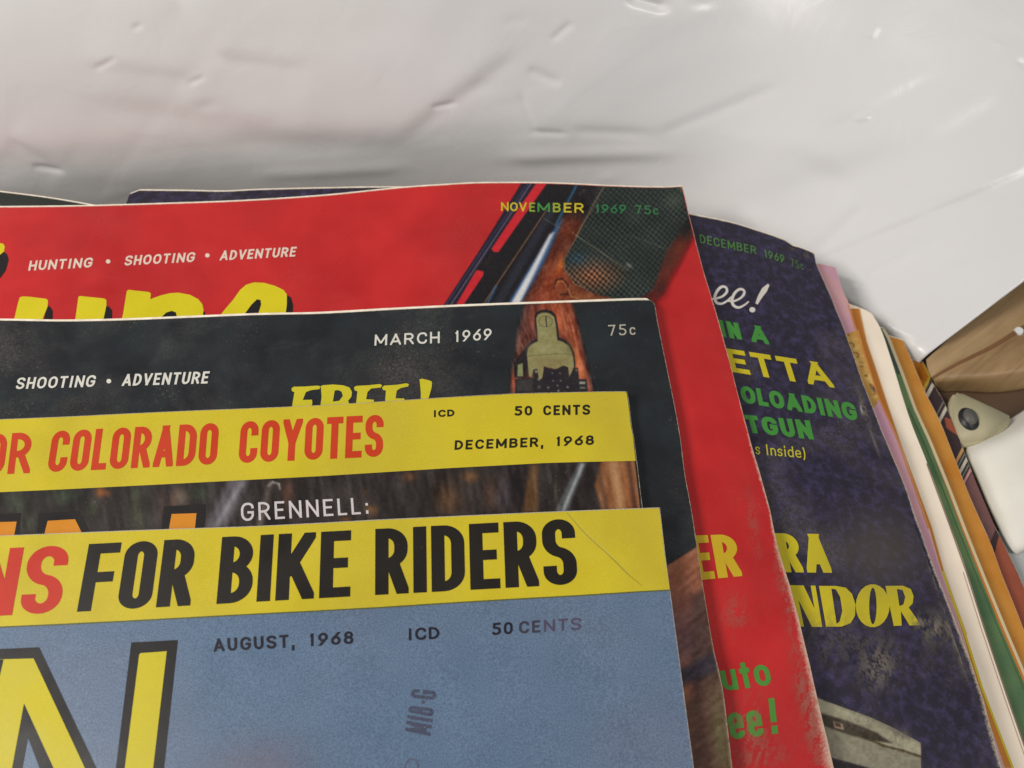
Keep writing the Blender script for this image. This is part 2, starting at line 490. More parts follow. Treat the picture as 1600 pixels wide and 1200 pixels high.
def ribbon(stroke, x0, w, wt, rnd=1.0, k=1.0):
    closed, pts = stroke
    hw = min(wt / 2, w * 0.5)
    if w < wt * 1.05: mapx = lambda x: x0 + w / 2
    else: mapx = lambda x: x0 + hw + x * (w - 2 * hw)
    mapy = lambda y: hw + y * (k - 2 * hw)
    P = [(mapx(x), mapy(y), r) for x, y, r in pts]
    n = len(P); path = []
    def seg(i, j): return math.dist(P[i][:2], P[j][:2])
    for i in range(n):
        x, y, r = P[i]
        if r <= 0 or (not closed and i in (0, n - 1)):
            path.append((x, y)); continue
        a, b_ = P[(i - 1) % n], P[(i + 1) % n]
        la, lb = math.dist((x, y), a[:2]), math.dist((x, y), b_[:2])
        ka = 0.5 if a[2] > 0 else 0.72; kb = 0.5 if b_[2] > 0 else 0.72
        ra, rb = la * ka * r, lb * kb * r
        lim = max(min(ra, rb) * 1.25, wt * 0.55) * rnd
        ra, rb = min(ra, lim), min(rb, lim)
        pa = (x + (a[0] - x) / max(la, 1e-6) * ra, y + (a[1] - y) / max(la, 1e-6) * ra)
        pb = (x + (b_[0] - x) / max(lb, 1e-6) * rb, y + (b_[1] - y) / max(lb, 1e-6) * rb)
        m = 9
        for kk in range(m):
            th = kk / (m - 1) * math.pi / 2
            ca, cb = 1 - math.sin(th), 1 - math.cos(th)
            path.append((x + (pa[0] - x) * ca + (pb[0] - x) * cb, y + (pa[1] - y) * ca + (pb[1] - y) * cb))
    q = [path[0]]
    for p in path[1:]:
        if math.dist(p, q[-1]) > 1e-4: q.append(p)
    if closed and math.dist(q[0], q[-1]) < 1e-4: q.pop()
    path = q
    if not closed:
        def ext(p, o_, force):
            d = math.dist(p, o_)
            v = ((p[0] - o_[0]) / d, (p[1] - o_[1]) / d)
            e = wt * 0.9 if (abs(v[1]) > 0.35 and force) else (wt * 0.5 if force and abs(v[1]) <= .35 else 0)
            return (p[0] + v[0] * e, p[1] + v[1] * e)
        endy = lambda k: pts[k][1] in (0, 1, 0.0, 1.0) or abs(pts[k][1] - .66) < 1e-6 and abs(pts[k][0] - pts[k + (1 if k == 0 else -1)][0]) < 1e-6
        horiz0 = abs(pts[0][1] - pts[1][1]) < .05; horiz1 = abs(pts[-1][1] - pts[-2][1]) < .05
        path[0] = ext(path[0], path[1], endy(0) or (horiz0 and (pts[0][0] in (0, 1) or pts[0][0] > .8)))
        path[-1] = ext(path[-1], path[-2], endy(-1) if not horiz1 else (pts[-1][0] in (0, 1) or pts[-1][0] > .8))
    # subdivide long segments
    q = []
    m = len(path)
    for i in range(m if closed else m - 1):
        a, b_ = path[i], path[(i + 1) % m]
        nn = max(1, int(math.dist(a, b_) / 0.3))
        for j in range(nn): q.append((a[0] + (b_[0] - a[0]) * j / nn, a[1] + (b_[1] - a[1]) * j / nn))
    if not closed: q.append(path[-1])
    path = q; m = len(path)
    Lp, Rp = [], []
    for i in range(m):
        if closed: a, c = path[(i - 1) % m], path[(i + 1) % m]
        else: a, c = path[max(i - 1, 0)], path[min(i + 1, m - 1)]
        p = path[i]
        d1 = (p[0] - a[0], p[1] - a[1]); d2 = (c[0] - p[0], c[1] - p[1])
        l1, l2 = math.hypot(*d1), math.hypot(*d2)
        if l1 < 1e-9: d1, l1 = d2, l2
        if l2 < 1e-9: d2, l2 = d1, l1
        n1 = (-d1[1] / l1, d1[0] / l1); n2 = (-d2[1] / l2, d2[0] / l2)
        s = (n1[0] + n2[0], n1[1] + n2[1]); dot = n1[0] * n2[0] + n1[1] * n2[1]
        kk = 1 / max(1 + dot, 0.35)
        nx, ny = s[0] * kk * wt / 2, s[1] * kk * wt / 2
        Lp.append((p[0] + nx, p[1] + ny)); Rp.append((p[0] - nx, p[1] - ny))
    ylo = -0.6 * k if min(p[1] for p in pts) < 0 else 0.0
    ymax = max(p[1] for p in pts)
    yhi = k if ymax > .9 else mapy(ymax) + hw
    if ymax > 1: yhi = 1.2 * k
    if ylo == 0 and min(p[1] for p in pts) > 0: ylo = -1
    if abs(ymax - .66) > 1e-6 and ymax < .9: yhi = 2
    xl, xr = (x0, x0 + w) if w >= wt * 1.05 else (x0 + w / 2 - hw - wt, x0 + w / 2 + hw + wt)
    out = []
    for i in range(m if closed else m - 1):
        j = (i + 1) % m
        poly = [Lp[i], Lp[j], Rp[j], Rp[i]]
        for ax, v, less in ((1, ylo, False), (1, yhi, True), (0, xl, False), (0, xr, True)):
            poly = clip(poly, ax, v, less)
            if len(poly) < 3: break
        if len(poly) >= 3: out.append([(x_, y_ / k) for x_, y_ in poly])
    return out

# ---- painting helpers for the printed pictures
def vnoise(X, Y, wx, wy, seed, ang=0.0):
    c, s = math.cos(ang), math.sin(ang)
    U = (X * c + Y * s) / wx; V = (-X * s + Y * c) / wy
    rng = np.random.RandomState(seed); T = rng.rand(64, 64)
    iu = np.floor(U).astype(int); iv = np.floor(V).astype(int)
    fu = U - iu; fv = V - iv; fu = fu * fu * (3 - 2 * fu); fv = fv * fv * (3 - 2 * fv)
    g = lambda a, b_: T[a % 64, b_ % 64]
    return (g(iu, iv) * (1 - fu) + g(iu + 1, iv) * fu) * (1 - fv) + (g(iu, iv + 1) * (1 - fu) + g(iu + 1, iv + 1) * fu) * fv

def sdf(X, Y, poly):
    p = np.array(poly, float); n = len(p)
    d = np.full(X.shape, 1e9); inside = np.zeros(X.shape, bool)
    for i in range(n):
        x1, y1 = p[i]; x2, y2 = p[(i + 1) % n]
        ex, ey = x2 - x1, y2 - y1
        t = np.clip(((X - x1) * ex + (Y - y1) * ey) / max(ex * ex + ey * ey, 1e-9), 0, 1)
        d = np.minimum(d, np.hypot(X - x1 - t * ex, Y - y1 - t * ey))
        cr = ((y1 > Y) != (y2 > Y)) & (X < (x2 - x1) * (Y - y1) / ((y2 - y1) if abs(y2 - y1) > 1e-9 else 1e-9) + x1)
        inside ^= cr
    return np.where(inside, -d, d)

class Paint:
    def __init__(self, X, Y, base):
        self.X, self.Y = X, Y
        self.c = np.tile(np.array(base, float), (len(X), 1)); self.cov = np.zeros(len(X))
    def a(self, alpha, color):
        self.cov = self.cov * (1 - np.clip(alpha, 0, 1)) + np.clip(alpha, 0, 1)
        alpha = np.clip(alpha, 0, 1)[:, None]
        self.c = self.c * (1 - alpha) + np.asarray(color, float) * alpha
        return self
    def poly(self, pts, color, soft=1.2, alpha=1.0):
        return self.a(alpha * np.clip(0.5 - sdf(self.X, self.Y, pts) / (2 * soft), 0, 1), color)
    def line(self, p0, p1, w, color, soft=1.0, alpha=1.0, w1=None):
        ex, ey = p1[0] - p0[0], p1[1] - p0[1]
        t = np.clip(((self.X - p0[0]) * ex + (self.Y - p0[1]) * ey) / (ex * ex + ey * ey), 0, 1)
        d = np.hypot(self.X - p0[0] - t * ex, self.Y - p0[1] - t * ey)
        ww = w if w1 is None else w + (w1 - w) * t
        return self.a(alpha * np.clip(0.5 - (d - ww / 2) / (2 * soft), 0, 1), color)
    def pline(self, pts, w, color, soft=1.0, alpha=1.0):
        for a, b_ in zip(pts[:-1], pts[1:]): self.line(a, b_, w, color, soft, alpha)
        return self
    def blob(self, c, rx, ry, color, alpha=1.0, ang=0.0, hard=1.0):
        dx, dy = self.X - c[0], self.Y - c[1]
        ca, sa = math.cos(ang), math.sin(ang)
        u, v = (dx * ca + dy * sa) / rx, (-dx * sa + dy * ca) / ry
        return self.a(alpha * np.exp(-(u * u + v * v) ** hard), color)
    def erase(self, pts, color, soft):
        cv = self.cov; self.poly(pts, color, soft)
        self.cov = cv * (1 - np.clip(0.5 - sdf(self.X, self.Y, pts) / (2 * soft), 0, 1)); return self
    def noise(self, amp, wx, wy, seed, ang=0.0):
        self.c = self.c + (vnoise(self.X, self.Y, wx, wy, seed, ang) - 0.5)[:, None] * amp
        return self

YEL = (214, 196, 34); RED = (204, 40, 44)
pic_mat = print_material('printed_picture', vcol=True, wear=0.25, grain=0.12)
pic_worn = print_material('printed_picture_rubbed', vcol=True, wear=0.6, grain=0.14)

# ================================================================== setting
wood, nt, b = new_mat('table_wood')
tc = N(nt, 'ShaderNodeTexCoord'); mr = N(nt, 'ShaderNodeMapping'); mp = N(nt, 'ShaderNodeMapping')
mr.inputs['Rotation'].default_value = (0, 0, math.radians(-37))
mp.inputs['Scale'].default_value = (1.0, 10.0, 1.0)
nt.links.new(tc.outputs['Object'], mr.inputs['Vector']); nt.links.new(mr.outputs[0], mp.inputs['Vector'])
n1 = N(nt, 'ShaderNodeTexNoise', i_Scale=9.0, i_Detail=7.0, i_Roughness=0.6, i_Distortion=0.4)
n2 = N(nt, 'ShaderNodeTexNoise', i_Scale=70.0, i_Detail=5.0, i_Roughness=0.7)
nt.links.new(mp.outputs[0], n1.inputs['Vector']); nt.links.new(mp.outputs[0], n2.inputs['Vector'])
c1 = ramp(nt, n1.outputs[0], [(0.28, lin((122, 90, 54), .85)), (0.46, lin((164, 134, 92), .85)), (0.72, lin((180, 152, 112), .85))])
c2 = ramp(nt, n2.outputs[0], [(0.3, (0.78, 0.74, 0.70)), (0.65, (1, 1, 1))])
nt.links.new(mix(nt, 1.0, c1, c2, 'MULTIPLY'), b.inputs['Base Color'])
b.inputs['Roughness'].default_value = 0.5
bmp = N(nt, 'ShaderNodeBump', i_Strength=0.2, i_Distance=0.0003)
nt.links.new(n2.outputs[0], bmp.inputs['Height']); nt.links.new(bmp.outputs[0], b.inputs['Normal'])
tb = [(-1.0, -0.6), (1.0, -0.6), (1.0, 1.0), (-1.0, 1.0)]
V = [(x, y, 0) for x, y in tb] + [(x, y, -0.03) for x, y in tb]
F = [(0, 1, 2, 3), (7, 6, 5, 4)] + [(i, i + 4, (i + 1) % 4 + 4, (i + 1) % 4) for i in range(4)]
shade_wood, nt, b = new_mat('shaded_table_wood')
n1 = N(nt, 'ShaderNodeTexNoise', i_Scale=60.0, i_Detail=5.0)
nt.links.new(ramp(nt, n1.outputs[0], [(.3, lin((62, 44, 28), .9)), (.7, lin((92, 68, 46), .9))]), b.inputs['Base Color'])  # table wood coloured dark to paint the shade past the board
b.inputs['Roughness'].default_value = .5
t_ = mesh_obj('table_top', V, F, shade_wood); t_['kind'] = 'structure'

# ---- crumpled white plastic behind the pile
bagm, nt, b = new_mat('white_plastic_film')
tc = N(nt, 'ShaderNodeTexCoord')
n1 = N(nt, 'ShaderNodeTexNoise', i_Scale=8, i_Detail=3.0)
nt.links.new(tc.outputs['Object'], n1.inputs['Vector'])
nt.links.new(ramp(nt, n1.outputs[0], [(0.3, lin((206, 204, 202), .97)), (0.7, lin((213, 211, 210), .97))]), b.inputs['Base Color'])
b.inputs['Roughness'].default_value = 0.29
b.inputs['IOR'].default_value = 1.5
n2 = N(nt, 'ShaderNodeTexNoise', i_Scale=60, i_Detail=5.0, i_Roughness=0.55, i_Distortion=0.8)
nt.links.new(tc.outputs['Object'], n2.inputs['Vector'])
bmp = N(nt, 'ShaderNodeBump', i_Strength=0.22, i_Distance=0.0010)
nt.links.new(n2.outputs[0], bmp.inputs['Height'])
nt.links.new(bmp.outputs[0], b.inputs['Normal'])

def build_bag():
    # foot of the film: photo position and height it has there
    foot = [(-500, 330, .040), (-200, 312, .040), (100, 296, .040), (450, 272, .040), (830, 258, .040), (1060, 272, .036), (1180, 326, .032),
            (1290, 398, .026), (1370, 476, .018), (1440, 560, .010)]
    base = np.array([hit_z(x, y, z)[0] for x, y, z in foot])
    xy = catmull(base[:, :2], 12)
    nb = len(xy)
    tpar = np.linspace(0, 1, nb)
    d = polylen(xy); d = d / d[-1]
    NU, NV = 520, 420
    uu = np.linspace(0, 1, NU)
    bx = np.interp(uu, d, xy[:, 0]); by = np.interp(uu, d, xy[:, 1])
    # outward headings (degrees from +x), steepness along the foot
    u_k = [0, .35, .55, .68, .80, .90, 1.0]
    head = np.interp(uu, u_k, [92, 90, 84, 70, 52, 40, 33])
    shal = np.interp(uu, u_k, [0, 0, .08, .3, .6, .85, 1.0])
    def smo(a):
        kx = np.exp(-(np.arange(-60, 61) / 26.0) ** 2); kx /= kx.sum()
        return np.convolve(np.concatenate([np.full(60, a[0]), a, 2 * a[-1] - a[-2:-62:-1]]), kx, 'valid')
    head = smo(head); shal = smo(shal)
    # two profiles (out, height)
    steep = np.array([(.001, 0), (.002, .018), (.002, .035), (.002, .052), (.0038, .064), (.0105, .084), (.021, .105), (.039, .126), (.070, .147), (.12, .168), (.21, .176)])
    flat = np.array([(-.001, 0.0005), (.001, .006), (.003, .010), (.010, .013), (.022, .017), (.040, .023), (.07, .032), (.11, .045), (.16, .06), (.24, .075)])
    vv = np.linspace(0, 1, NV)
    def prof(p):
        q = catmull(p, 10); dd = polylen(q); dd /= dd[-1]
        return np.interp(vv, dd, q[:, 0]), np.interp(vv, dd, q[:, 1])
    so, sz = prof(steep); fo, fz = prof(flat)
    out = so[None] * (1 - shal[:, None]) + fo[None] * shal[:, None]
    hz = sz[None] * (1 - shal[:, None]) + fz[None] * shal[:, None]
    hd = np.radians(head)
    X = bx[:, None] + np.cos(hd)[:, None] * out
    Y = by[:, None] + np.sin(hd)[:, None] * out
    Z = hz.copy()
    P = np.dstack([X, Y, Z])
    du = np.gradient(P, axis=0); dv = np.gradient(P, axis=1)
    nrm = np.cross(du, dv); nrm /= np.linalg.norm(nrm, axis=2, keepdims=True) + 1e-12
    # film coordinates in metres
    su = np.repeat((uu * polylen(xy)[-1])[:, None], NV, 1)
    sv = np.cumsum(np.linalg.norm(dv, axis=2), axis=1)
    U, Vv = su.ravel(), sv.ravel()
    h = 0.0022 * (vnoise(U, Vv, .085, .06, 3, .7) - .5) + 0.0018 * (vnoise(U + .3, Vv, .055, .075, 13, 2.1) - .5) + 0.0012 * (vnoise(U, Vv, .035, .030, 4, .5) - .5) + 0.0003 * (vnoise(U, Vv, .013, .011, 5, 1.1) - .5)
    rng = np.random.RandomState(11)
    for k in range(16):                     # creases, mostly running up and outwards
        cu, cv = rng.uniform(0, U.max()), rng.uniform(.01, sv.max())
        ang = rng.normal(0.55, 0.45); L = rng.uniform(.008, .045); w = rng.uniform(.0010, .0028); a = rng.uniform(-.0003, .0003)
        du_, dv_ = U - cu, Vv - cv
        s = du_ * math.cos(ang) + dv_ * math.sin(ang); t = -du_ * math.sin(ang) + dv_ * math.cos(ang)
        h += a * np.exp(-(t / w) ** 2) * np.exp(-(s / L) ** 4)
        h += a * .8 * np.tanh(t / (w * 2)) * np.exp(-(s / L) ** 2) * np.exp(-(t / .012) ** 2)
    for k in range(46):                     # small dents
        cu, cv = rng.uniform(0, U.max()), rng.uniform(.01, sv.max())
        w = rng.uniform(.0008, .0024); a = rng.uniform(.0001, .0004) * rng.choice([-1, 1])
        h += a * np.exp(-(((U - cu) / (w * 1.6)) ** 2 + ((Vv - cv) / w) ** 2))
    # folds seen in the film, given where they run in the photograph
    Q = P.reshape(-1, 3) - CAM[None]
    dz = Q @ FWD; qx = 800 + FPX * (Q @ RGT) / dz; qy = 600 - FPX * (Q @ UPV) / dz
    def fold(x0, y0, x1, y1, w, amp, step=0.0):
        nonlocal h
        L = math.hypot(x1 - x0, y1 - y0); ex, ey = (x1 - x0) / L, (y1 - y0) / L
        a = (qx - x0) * ex + (qy - y0) * ey; t = -(qx - x0) * ey + (qy - y0) * ex
        env = 1 / (1 + np.exp(-(a + 2) / (L * .06))) / (1 + np.exp((a - L - 2) / (L * .06)))
        h = h + .45 * env * (amp * np.exp(-(t / w) ** 2) + step * np.tanh(t / w) * np.exp(-(t / 55) ** 2))
    for f in [(1190, 440, 1610, 266, 3, .0002, .0007), (1040, 205, 1205, 138, 10, .0007, .0004), (1300, 200, 1440, 130, 8, .0004, .0003), (800, 247, 1035, 240, 12, -.0022, .0008),
              (280, 8, 345, 88, 7, .0005, .0007), (345, 88, 470, 105, 12, .0004, .0005), (140, 100, 300, 120, 12, .0003, .0006), (153, 104, 178, 91, 3, .0008, 0), (211, 42, 220, 39, 3, .0009, 0),
              (298, 128, 317, 119, 3, .0007, 0), (56, 259, 94, 265, 4, .0010, 0), (20, 220, 90, 262, 9, .0008, .0006), (678, 166, 708, 161, 4, .0009, 0), (640, 205, 800, 90, 14, .0008, .0008),
              (830, 110, 870, 128, 8, .0010, 0), (815, 150, 835, 205, 4, .0008, .0004), (835, 205, 880, 208, 5, .0008, 0), (985, -4, 1035, 10, 8, .0036, 0), (865, 60, 890, 38, 5, .0008, 0),
              (1335, 187, 1352, 183, 4, -.0012, 0), (1357, 58, 1366, 42, 4, -.0008, 0), (1590, 100, 1620, 110, 6, .0008, 0), (1000, 300, 1260, 372, 22, -.0022, .0010), (1255, 400, 1330, 420, 10, -.0016, .0005),
              (1320, 470, 1420, 500, 9, -.0012, .0006), (1300, 420, 1460, 380, 16, .0010, .0006), (1370, 520, 1470, 470, 9, .0008, .0007), (1120, 330, 1420, 230, 24, .0010, .0012),
              (1440, 330, 1600, 300, 14, .0006, .0004), (900, 205, 1010, 210, 9, .0008, 0), (1325, 468, 1375, 500, 6, -.0022, .0012), (1385, 512, 1440, 530, 5, -.0020, .0012), (1290, 425, 1350, 440, 7, -.0020, .0010), (1380, 500, 1560, 470, 10, .0014, .0008), (1350, 430, 1420, 400, 8, .0014, .0005), (1430, 545, 1520, 480, 5, .0016, .0010), (1270, 395, 1340, 330, 10, .0012, .0008), (1480, 420, 1600, 395, 7, .0010, .0006), (1230, 240, 1330, 290, 20, .0012, .0010), (1450, 230, 1560, 160, 18, .0004, .0005), (370, 215, 640, 232, 22, .0014, .0008), (420, 270, 620, 262, 10, -.0010, 0), (150, 160, 420, 196, 20, .0006, .0008)]:
        fold(*f)
    h = h.reshape(NU, NV)
    fade = np.clip((sv - .015) / .03, 0.12, 1)
    endf = np.clip((1 - uu) / .06, 0.45, 1)[:, None]
    P = P - nrm * (h * np.maximum(fade, .5) * endf)[..., None] * np.sign(1.0)
    P[..., 2] = np.maximum(P[..., 2], 0.0006)
    verts = P.reshape(-1, 3)
    F = []
    for i in range(NU - 1):
        for j in range(NV - 1):
            a = i * NV + j
            F.append((a, a + NV, a + NV + 1, a + 1))
    o = mesh_obj('plastic_bag', verts, F, bagm, smooth=True)
    o['label'] = 'crumpled glossy white plastic bag standing behind the fanned magazines'
    o['category'] = 'plastic bag'
    so_ = o.modifiers.new('film', 'SOLIDIFY'); so_.thickness = 0.0003; so_.offset = 0
    return o
build_bag()

# ================================================================== magazines, bottom of the pile first
def cover(name, rgb, **kw):
    return print_material(name, lin(rgb, ALB), **kw)

# black-green magazine at far left
m = Mag(0.0442, [(146, 321), (75, 309), (0, 299.5)], [(146, 321), (150, 380), (154, 440)],
        'dark magazine poking out at far left behind the red magazine', cover('ink_dark_green_black', (38, 44, 38), edge=.5), pages=(.0006, 0), thick=0.003)

# outermost magazine at the right: orange corner, dark body with cream stripes, rust
Eo = [(1443, 566), (1455, 587), (1457, 598), (1475, 628), (1497, 679), (1520, 741), (1554, 821), (1591, 897), (1640, 1010), (1730, 1200)]
m = Mag(0.0265, [(1443, 566), (1428, 563), (1380, 556), (1200, 530)], Eo,
        'outermost magazine at the right, dark brown with cream stripes and an orange corner', cover('ink_dark_brown', (62, 46, 48), edge=.3, rough=.5), pages=(.0004, 0.0002))
e = lambda y: float(np.interp(y, [q[1] for q in Eo], [q[0] for q in Eo]))
cream = ink((205, 196, 176)); rust = ink((158, 82, 58)); mauve = ink((122, 84, 82))
def band(name, y0, w, mat, slope=1.9, back=30, off=.00006):
    yb = y0 + slope * back
    m.fill(name, [(e(y0) - .3, y0), (e(y0 + w) - .3, y0 + w), (e(y0 + w) - back, yb + w), (e(y0) - back, yb)], mat, off=off)
m.fill('orange_corner', [(1442.6, 566.6), (1454.6, 587.3), (1430, 644), (1380, 700), (1350, 560), (1428, 563.6)], ink((204, 124, 38)))
m.fill('yellow_band', [(1441, 567), (1442.8, 567.5), (1454.8, 588), (1436, 634), (1430, 634), (1450, 588)], ink((216, 178, 62)), off=.0001)
band('stripe', 590, 3.2, ink((110, 104, 96))); band('stripe', 597, 6, cream); band('stripe', 626, 3, ink((120, 112, 104))); band('stripe', 634, 6, cream)
m.fill('rust_patch', [(e(655) - .3, 655), (e(682) - .3, 682), (1478, 668), (1476, 654), (e(650) - 8, 652)], rust)
band('stripe', 698, 6, ink((196, 150, 96))); band('stripe', 707, 3, ink((112, 124, 110))); band('stripe', 714, 6, cream); band('stripe', 724, 3, ink((112, 124, 110))); band('stripe', 731, 5, ink((204, 150, 146)))
m.fill('mauve_panel', [(e(738) - .3, 738), (e(780) - .3, 780), (e(826) - .3, 826), (e(826) - 16, 864), (e(740) - 60, 850), (e(738) - 30, 795)], mauve)
m.fill('rust_panel', [(e(836) - .3, 836), (e(870) - .3, 870), (e(940) - .3, 940), (e(1010) - .3, 1010), (e(1010) - 100, 1030), (e(850) - 50, 940), (e(850) - 16, 872)], rust)

# orange
m = Mag(0.0300, [(1411, 532), (1396, 527), (1340, 512), (1150, 470)], [(1411, 532), (1422, 557), (1446, 614), (1469, 659), (1497, 730), (1520, 787), (1548, 849), (1565, 897), (1600, 985), (1680, 1200)],
        'plain orange magazine between the green one and the outermost brown one', cover('ink_orange', (214, 138, 44), edge=.3, mottle=(60, lin((224, 160, 70), .8), .4, .7, 3)), pages=(.0005, .0002))
# green
m = Mag(0.0330, [(1383, 514), (1372, 511), (1300, 495), (1150, 465)], [(1383, 514), (1391, 529), (1412, 583), (1432, 638), (1455, 688), (1486, 764), (1509, 824), (1537, 894), (1570, 975), (1640, 1140)],
        'green magazine with a cream line along its edge, left of the plain orange one', cover('ink_leaf_green', (116, 146, 94), edge=.4, mottle=(40, lin((70, 110, 78), .8), .45, .75, 3)), pages=(.0005, 0))
R = [(1383, 514), (1391, 529), (1412, 583), (1432, 638), (1455, 688), (1486, 764), (1509, 824), (1537, 894), (1570, 975), (1640, 1140)]
m.fill('cream_edge_strip', [(x - .2, y) for x, y in R] + [(x - 4.5, y + 1) for x, y in R[::-1]], ink((226, 208, 166)))
m.fill('page_line', [(x - 12, y) for x, y in R[3:]] + [(x - 13.3, y) for x, y in R[:2:-1]], ink((84, 112, 66)), off=.0001)
m.fill('orange_line', [(x - 4.5, y + 1) for x, y in R[4:]] + [(x - 4.8 - 4 * min(1, k_ / 4), y + 1) for k_, (x, y) in list(enumerate(R[4:]))[::-1]], ink((206, 130, 54)))
m.fill('dark_line', [(x - 4.5, y + 1) for x, y in R[:3]] + [(x - 9.5, y + 2) for x, y in R[2::-1]], ink((66, 84, 76)))
# cream
Rc = [(1363, 491), (1377, 516), (1392, 560), (1421, 653), (1449, 724), (1486, 824), (1511, 894), (1538, 979), (1576, 1092), (1610, 1190)]
m = Mag(0.0365, [(1363, 491), (1355, 486), (1340, 480), (1326, 475), (1250, 455), (1120, 430)], Rc,
        'cream magazine with an orange margin, beside the pink one', print_material('ink_cream', lin((250, 234, 212), .9), edge=.3, grain=.02), pages=(.0006, .0003))
Lo = [(1342, 482), (1353, 533), (1370, 583), (1388, 638), (1409, 700), (1430, 756), (1455, 824), (1474, 892), (1510, 992), (1536, 1075), (1584, 1200)]
m.fill('orange_margin', [(x, y) for x, y in Lo] + [(x - w, y) for (x, y), w in zip(Lo[::-1], [20] * 5 + [24] * 5 + [16])], ink((222, 138, 52)))
m.fill('cream_panel_edge', [(x, y) for x, y in Lo[:9]] + [(x + 1.6, y) for x, y in Lo[8::-1]], ink((236, 190, 120)), off=.00009)
m.fill('yellow_line', [(x - 3.5, y) for x, y in Lo[7:]] + [(x + .3, y) for x, y in Lo[:6:-1]], ink((226, 208, 50)), off=.0001)

m.fill('page_line', [(x - .2, y) for x, y in Rc[4:]] + [(x - 2.0, y) for x, y in Rc[:3:-1]], ink((150, 120, 104)), off=.00007)  # leaf edge line, with its shadow put into the colour
m.fill('page_line', [(x - 5, y) for x, y in Rc[6:]] + [(x - 6.4, y) for x, y in Rc[:5:-1]], ink((206, 178, 150)), off=.00007)

# pink with engraved ornament
Rp = [(1303, 417), (1307, 422), (1316, 452), (1327, 476), (1337, 511), (1355, 562), (1372, 616), (1404, 688), (1429, 758), (1452, 826), (1471, 892), (1505, 992), (1528, 1075), (1570, 1200)]
m = Mag(0.0400, [(1303, 417), (1291, 414), (1278, 412), (1200, 402), (1090, 385)], Rp,
        'pink magazine with a tan vine ornament, just right of the purple one', cover('ink_pink', (224, 172, 174), edge=.5, mottle=(50, lin((214, 160, 186), .8), .4, .65, 2)), pages=(.0006, .0001))
def paint_vine(X, Y):
    p = Paint(X, Y, (222, 172, 88)); p.cov[:] = 1
    p.noise(30, 14, 14, 3)
    rr = random.Random(4)
    for k in range(9):
        t = k / 8; cx, cy = 1316 + 58 * t, 512 + 118 * t
        p.pline([(cx + 12 * math.cos(a) * (1 - a / 9), cy + 11 * math.sin(a) * (1 - a / 9)) for a in np.linspace(k, k + 4.6, 12)], 1.5, (150, 98, 38), .8)
        p.pline([(cx + 7 * math.cos(a) + 8, cy + 6 * math.sin(a) - 6) for a in np.linspace(k + 2, k + 5, 7)], 1.5, (232, 196, 120), .8)
        p.blob((cx + rr.uniform(-8, 8), cy + rr.uniform(-6, 6)), 6, 3, (240, 208, 130), .9, rr.uniform(0, 3))
    p.line((1316, 523), (1342, 503), 4, (150, 106, 60), 1.2)
    p.poly([(1360, 605), (1380, 600), (1380, 620), (1372, 616), (1366, 612)], (70, 70, 80), 2, .8)
    return p.c, p.cov
m.picture('vine_ornament', [(1305, 528), (1318, 570), (1340, 610), (1356, 655)], [(1341, 513 + 2), (1352, 555), (1367, 601), (1374.5, 622)], 70, 46, paint_vine, pic_mat)
m.fill('orange_edge', [(x - .2, y) for x, y in Rp[3:10]] + [(x - 2.2, y) for x, y in Rp[9:2:-1]], ink((222, 140, 70)), off=.0001)

# ------------------------------------------------------------------ purple December 1969
pur = print_material('ink_purple', lin((48, 42, 58), .8), grain=.20, mottle=(430, lin((77, 69, 108), .8), .45, .76, 3), wear=.3, edge=1.1, scuffs_or_sheen=.45, rough=.36)  # scuffs are rubbing and also paint part of the gloss sheen
Tp = [(1273, 396), (1262, 391), (1250, 386.5), (1241, 384.5), (1235, 381), (1224, 374), (1195, 364), (1150, 349.5), (1112, 341), (1085, 336),
      (1040, 326), (980, 315), (900, 303), (800, 297), (700, 294), (600, 292.5), (500, 294), (400, 296.5), (350, 299), (300, 298), (250, 297.5), (212, 297.5), (203, 303)]
Rr = [(1273, 396), (1277, 415), (1298, 463), (1324, 529), (1350, 602), (1378, 673), (1407, 741), (1428, 800), (1459, 886), (1493, 972), (1524, 1054), (1566, 1200)]
P = Mag(0.0440, Tp, Rr, 'worn purple December 1969 magazine with green and yellow lettering', pur, exact_top=True, pages=(.0006, .0), jag=.00008)
gr1 = ink((86, 138, 66), .5); gr = ink((72, 150, 62), .4); yl = ink(YEL, .3); whi = ink((230, 222, 212), .2)
P.text('DECEMBER', (1094, 379.5), (1182, 397.5), (1093, 366), (1181, 385), .14, gr1, gap=.2)
P.text('1969', (1195, 402), (1226, 411), (1193, 389), (1225, 399), .14, gr1, gap=.2)
P.text('75c', (1236, 416), (1256, 422), (1234, 403), (1254, 410), .13, ink((84, 116, 70), .6), gap=.25)
def stroke_shape(mag, pts, w, mat, name, off=.0001):
    q = catmull(pts, 7); n = len(q); ws = np.interp(np.linspace(0, 1, n), np.linspace(0, 1, len(w)), w)
    d = np.gradient(q, axis=0); d /= np.linalg.norm(d, axis=1, keepdims=True); nn = np.stack([-d[:, 1], d[:, 0]], 1)
    A = q + nn * ws[:, None] / 2; B = q - nn * ws[:, None] / 2
    PP = np.vstack([A, B]); F = [(i, i + 1, n + i + 1, n + i) for i in range(n - 1)]
    O = off + np.concatenate([np.linspace(0, .00004, n)] * 2)
    V = unproj(mag.zf, PP[:, 0], PP[:, 1], O)
    return mesh_obj(name, V, orient(PP, F), mat, mag.cover, mag.origin)
z1 = lambda pts: [(1050 + x / 4, 300 + y / 4) for x, y in pts]
stroke_shape(P, z1([(170, 640), (210, 665), (255, 668), (310, 655), (342, 625), (338, 598), (312, 592), (285, 615), (268, 655), (278, 690), (310, 698), (345, 680), (372, 655)]), [3, 3.4, 3, 3.4, 4, 3.5, 4, 4.4, 4.6, 4.4, 3.6, 3, 2.6], whi, 'script_letter')
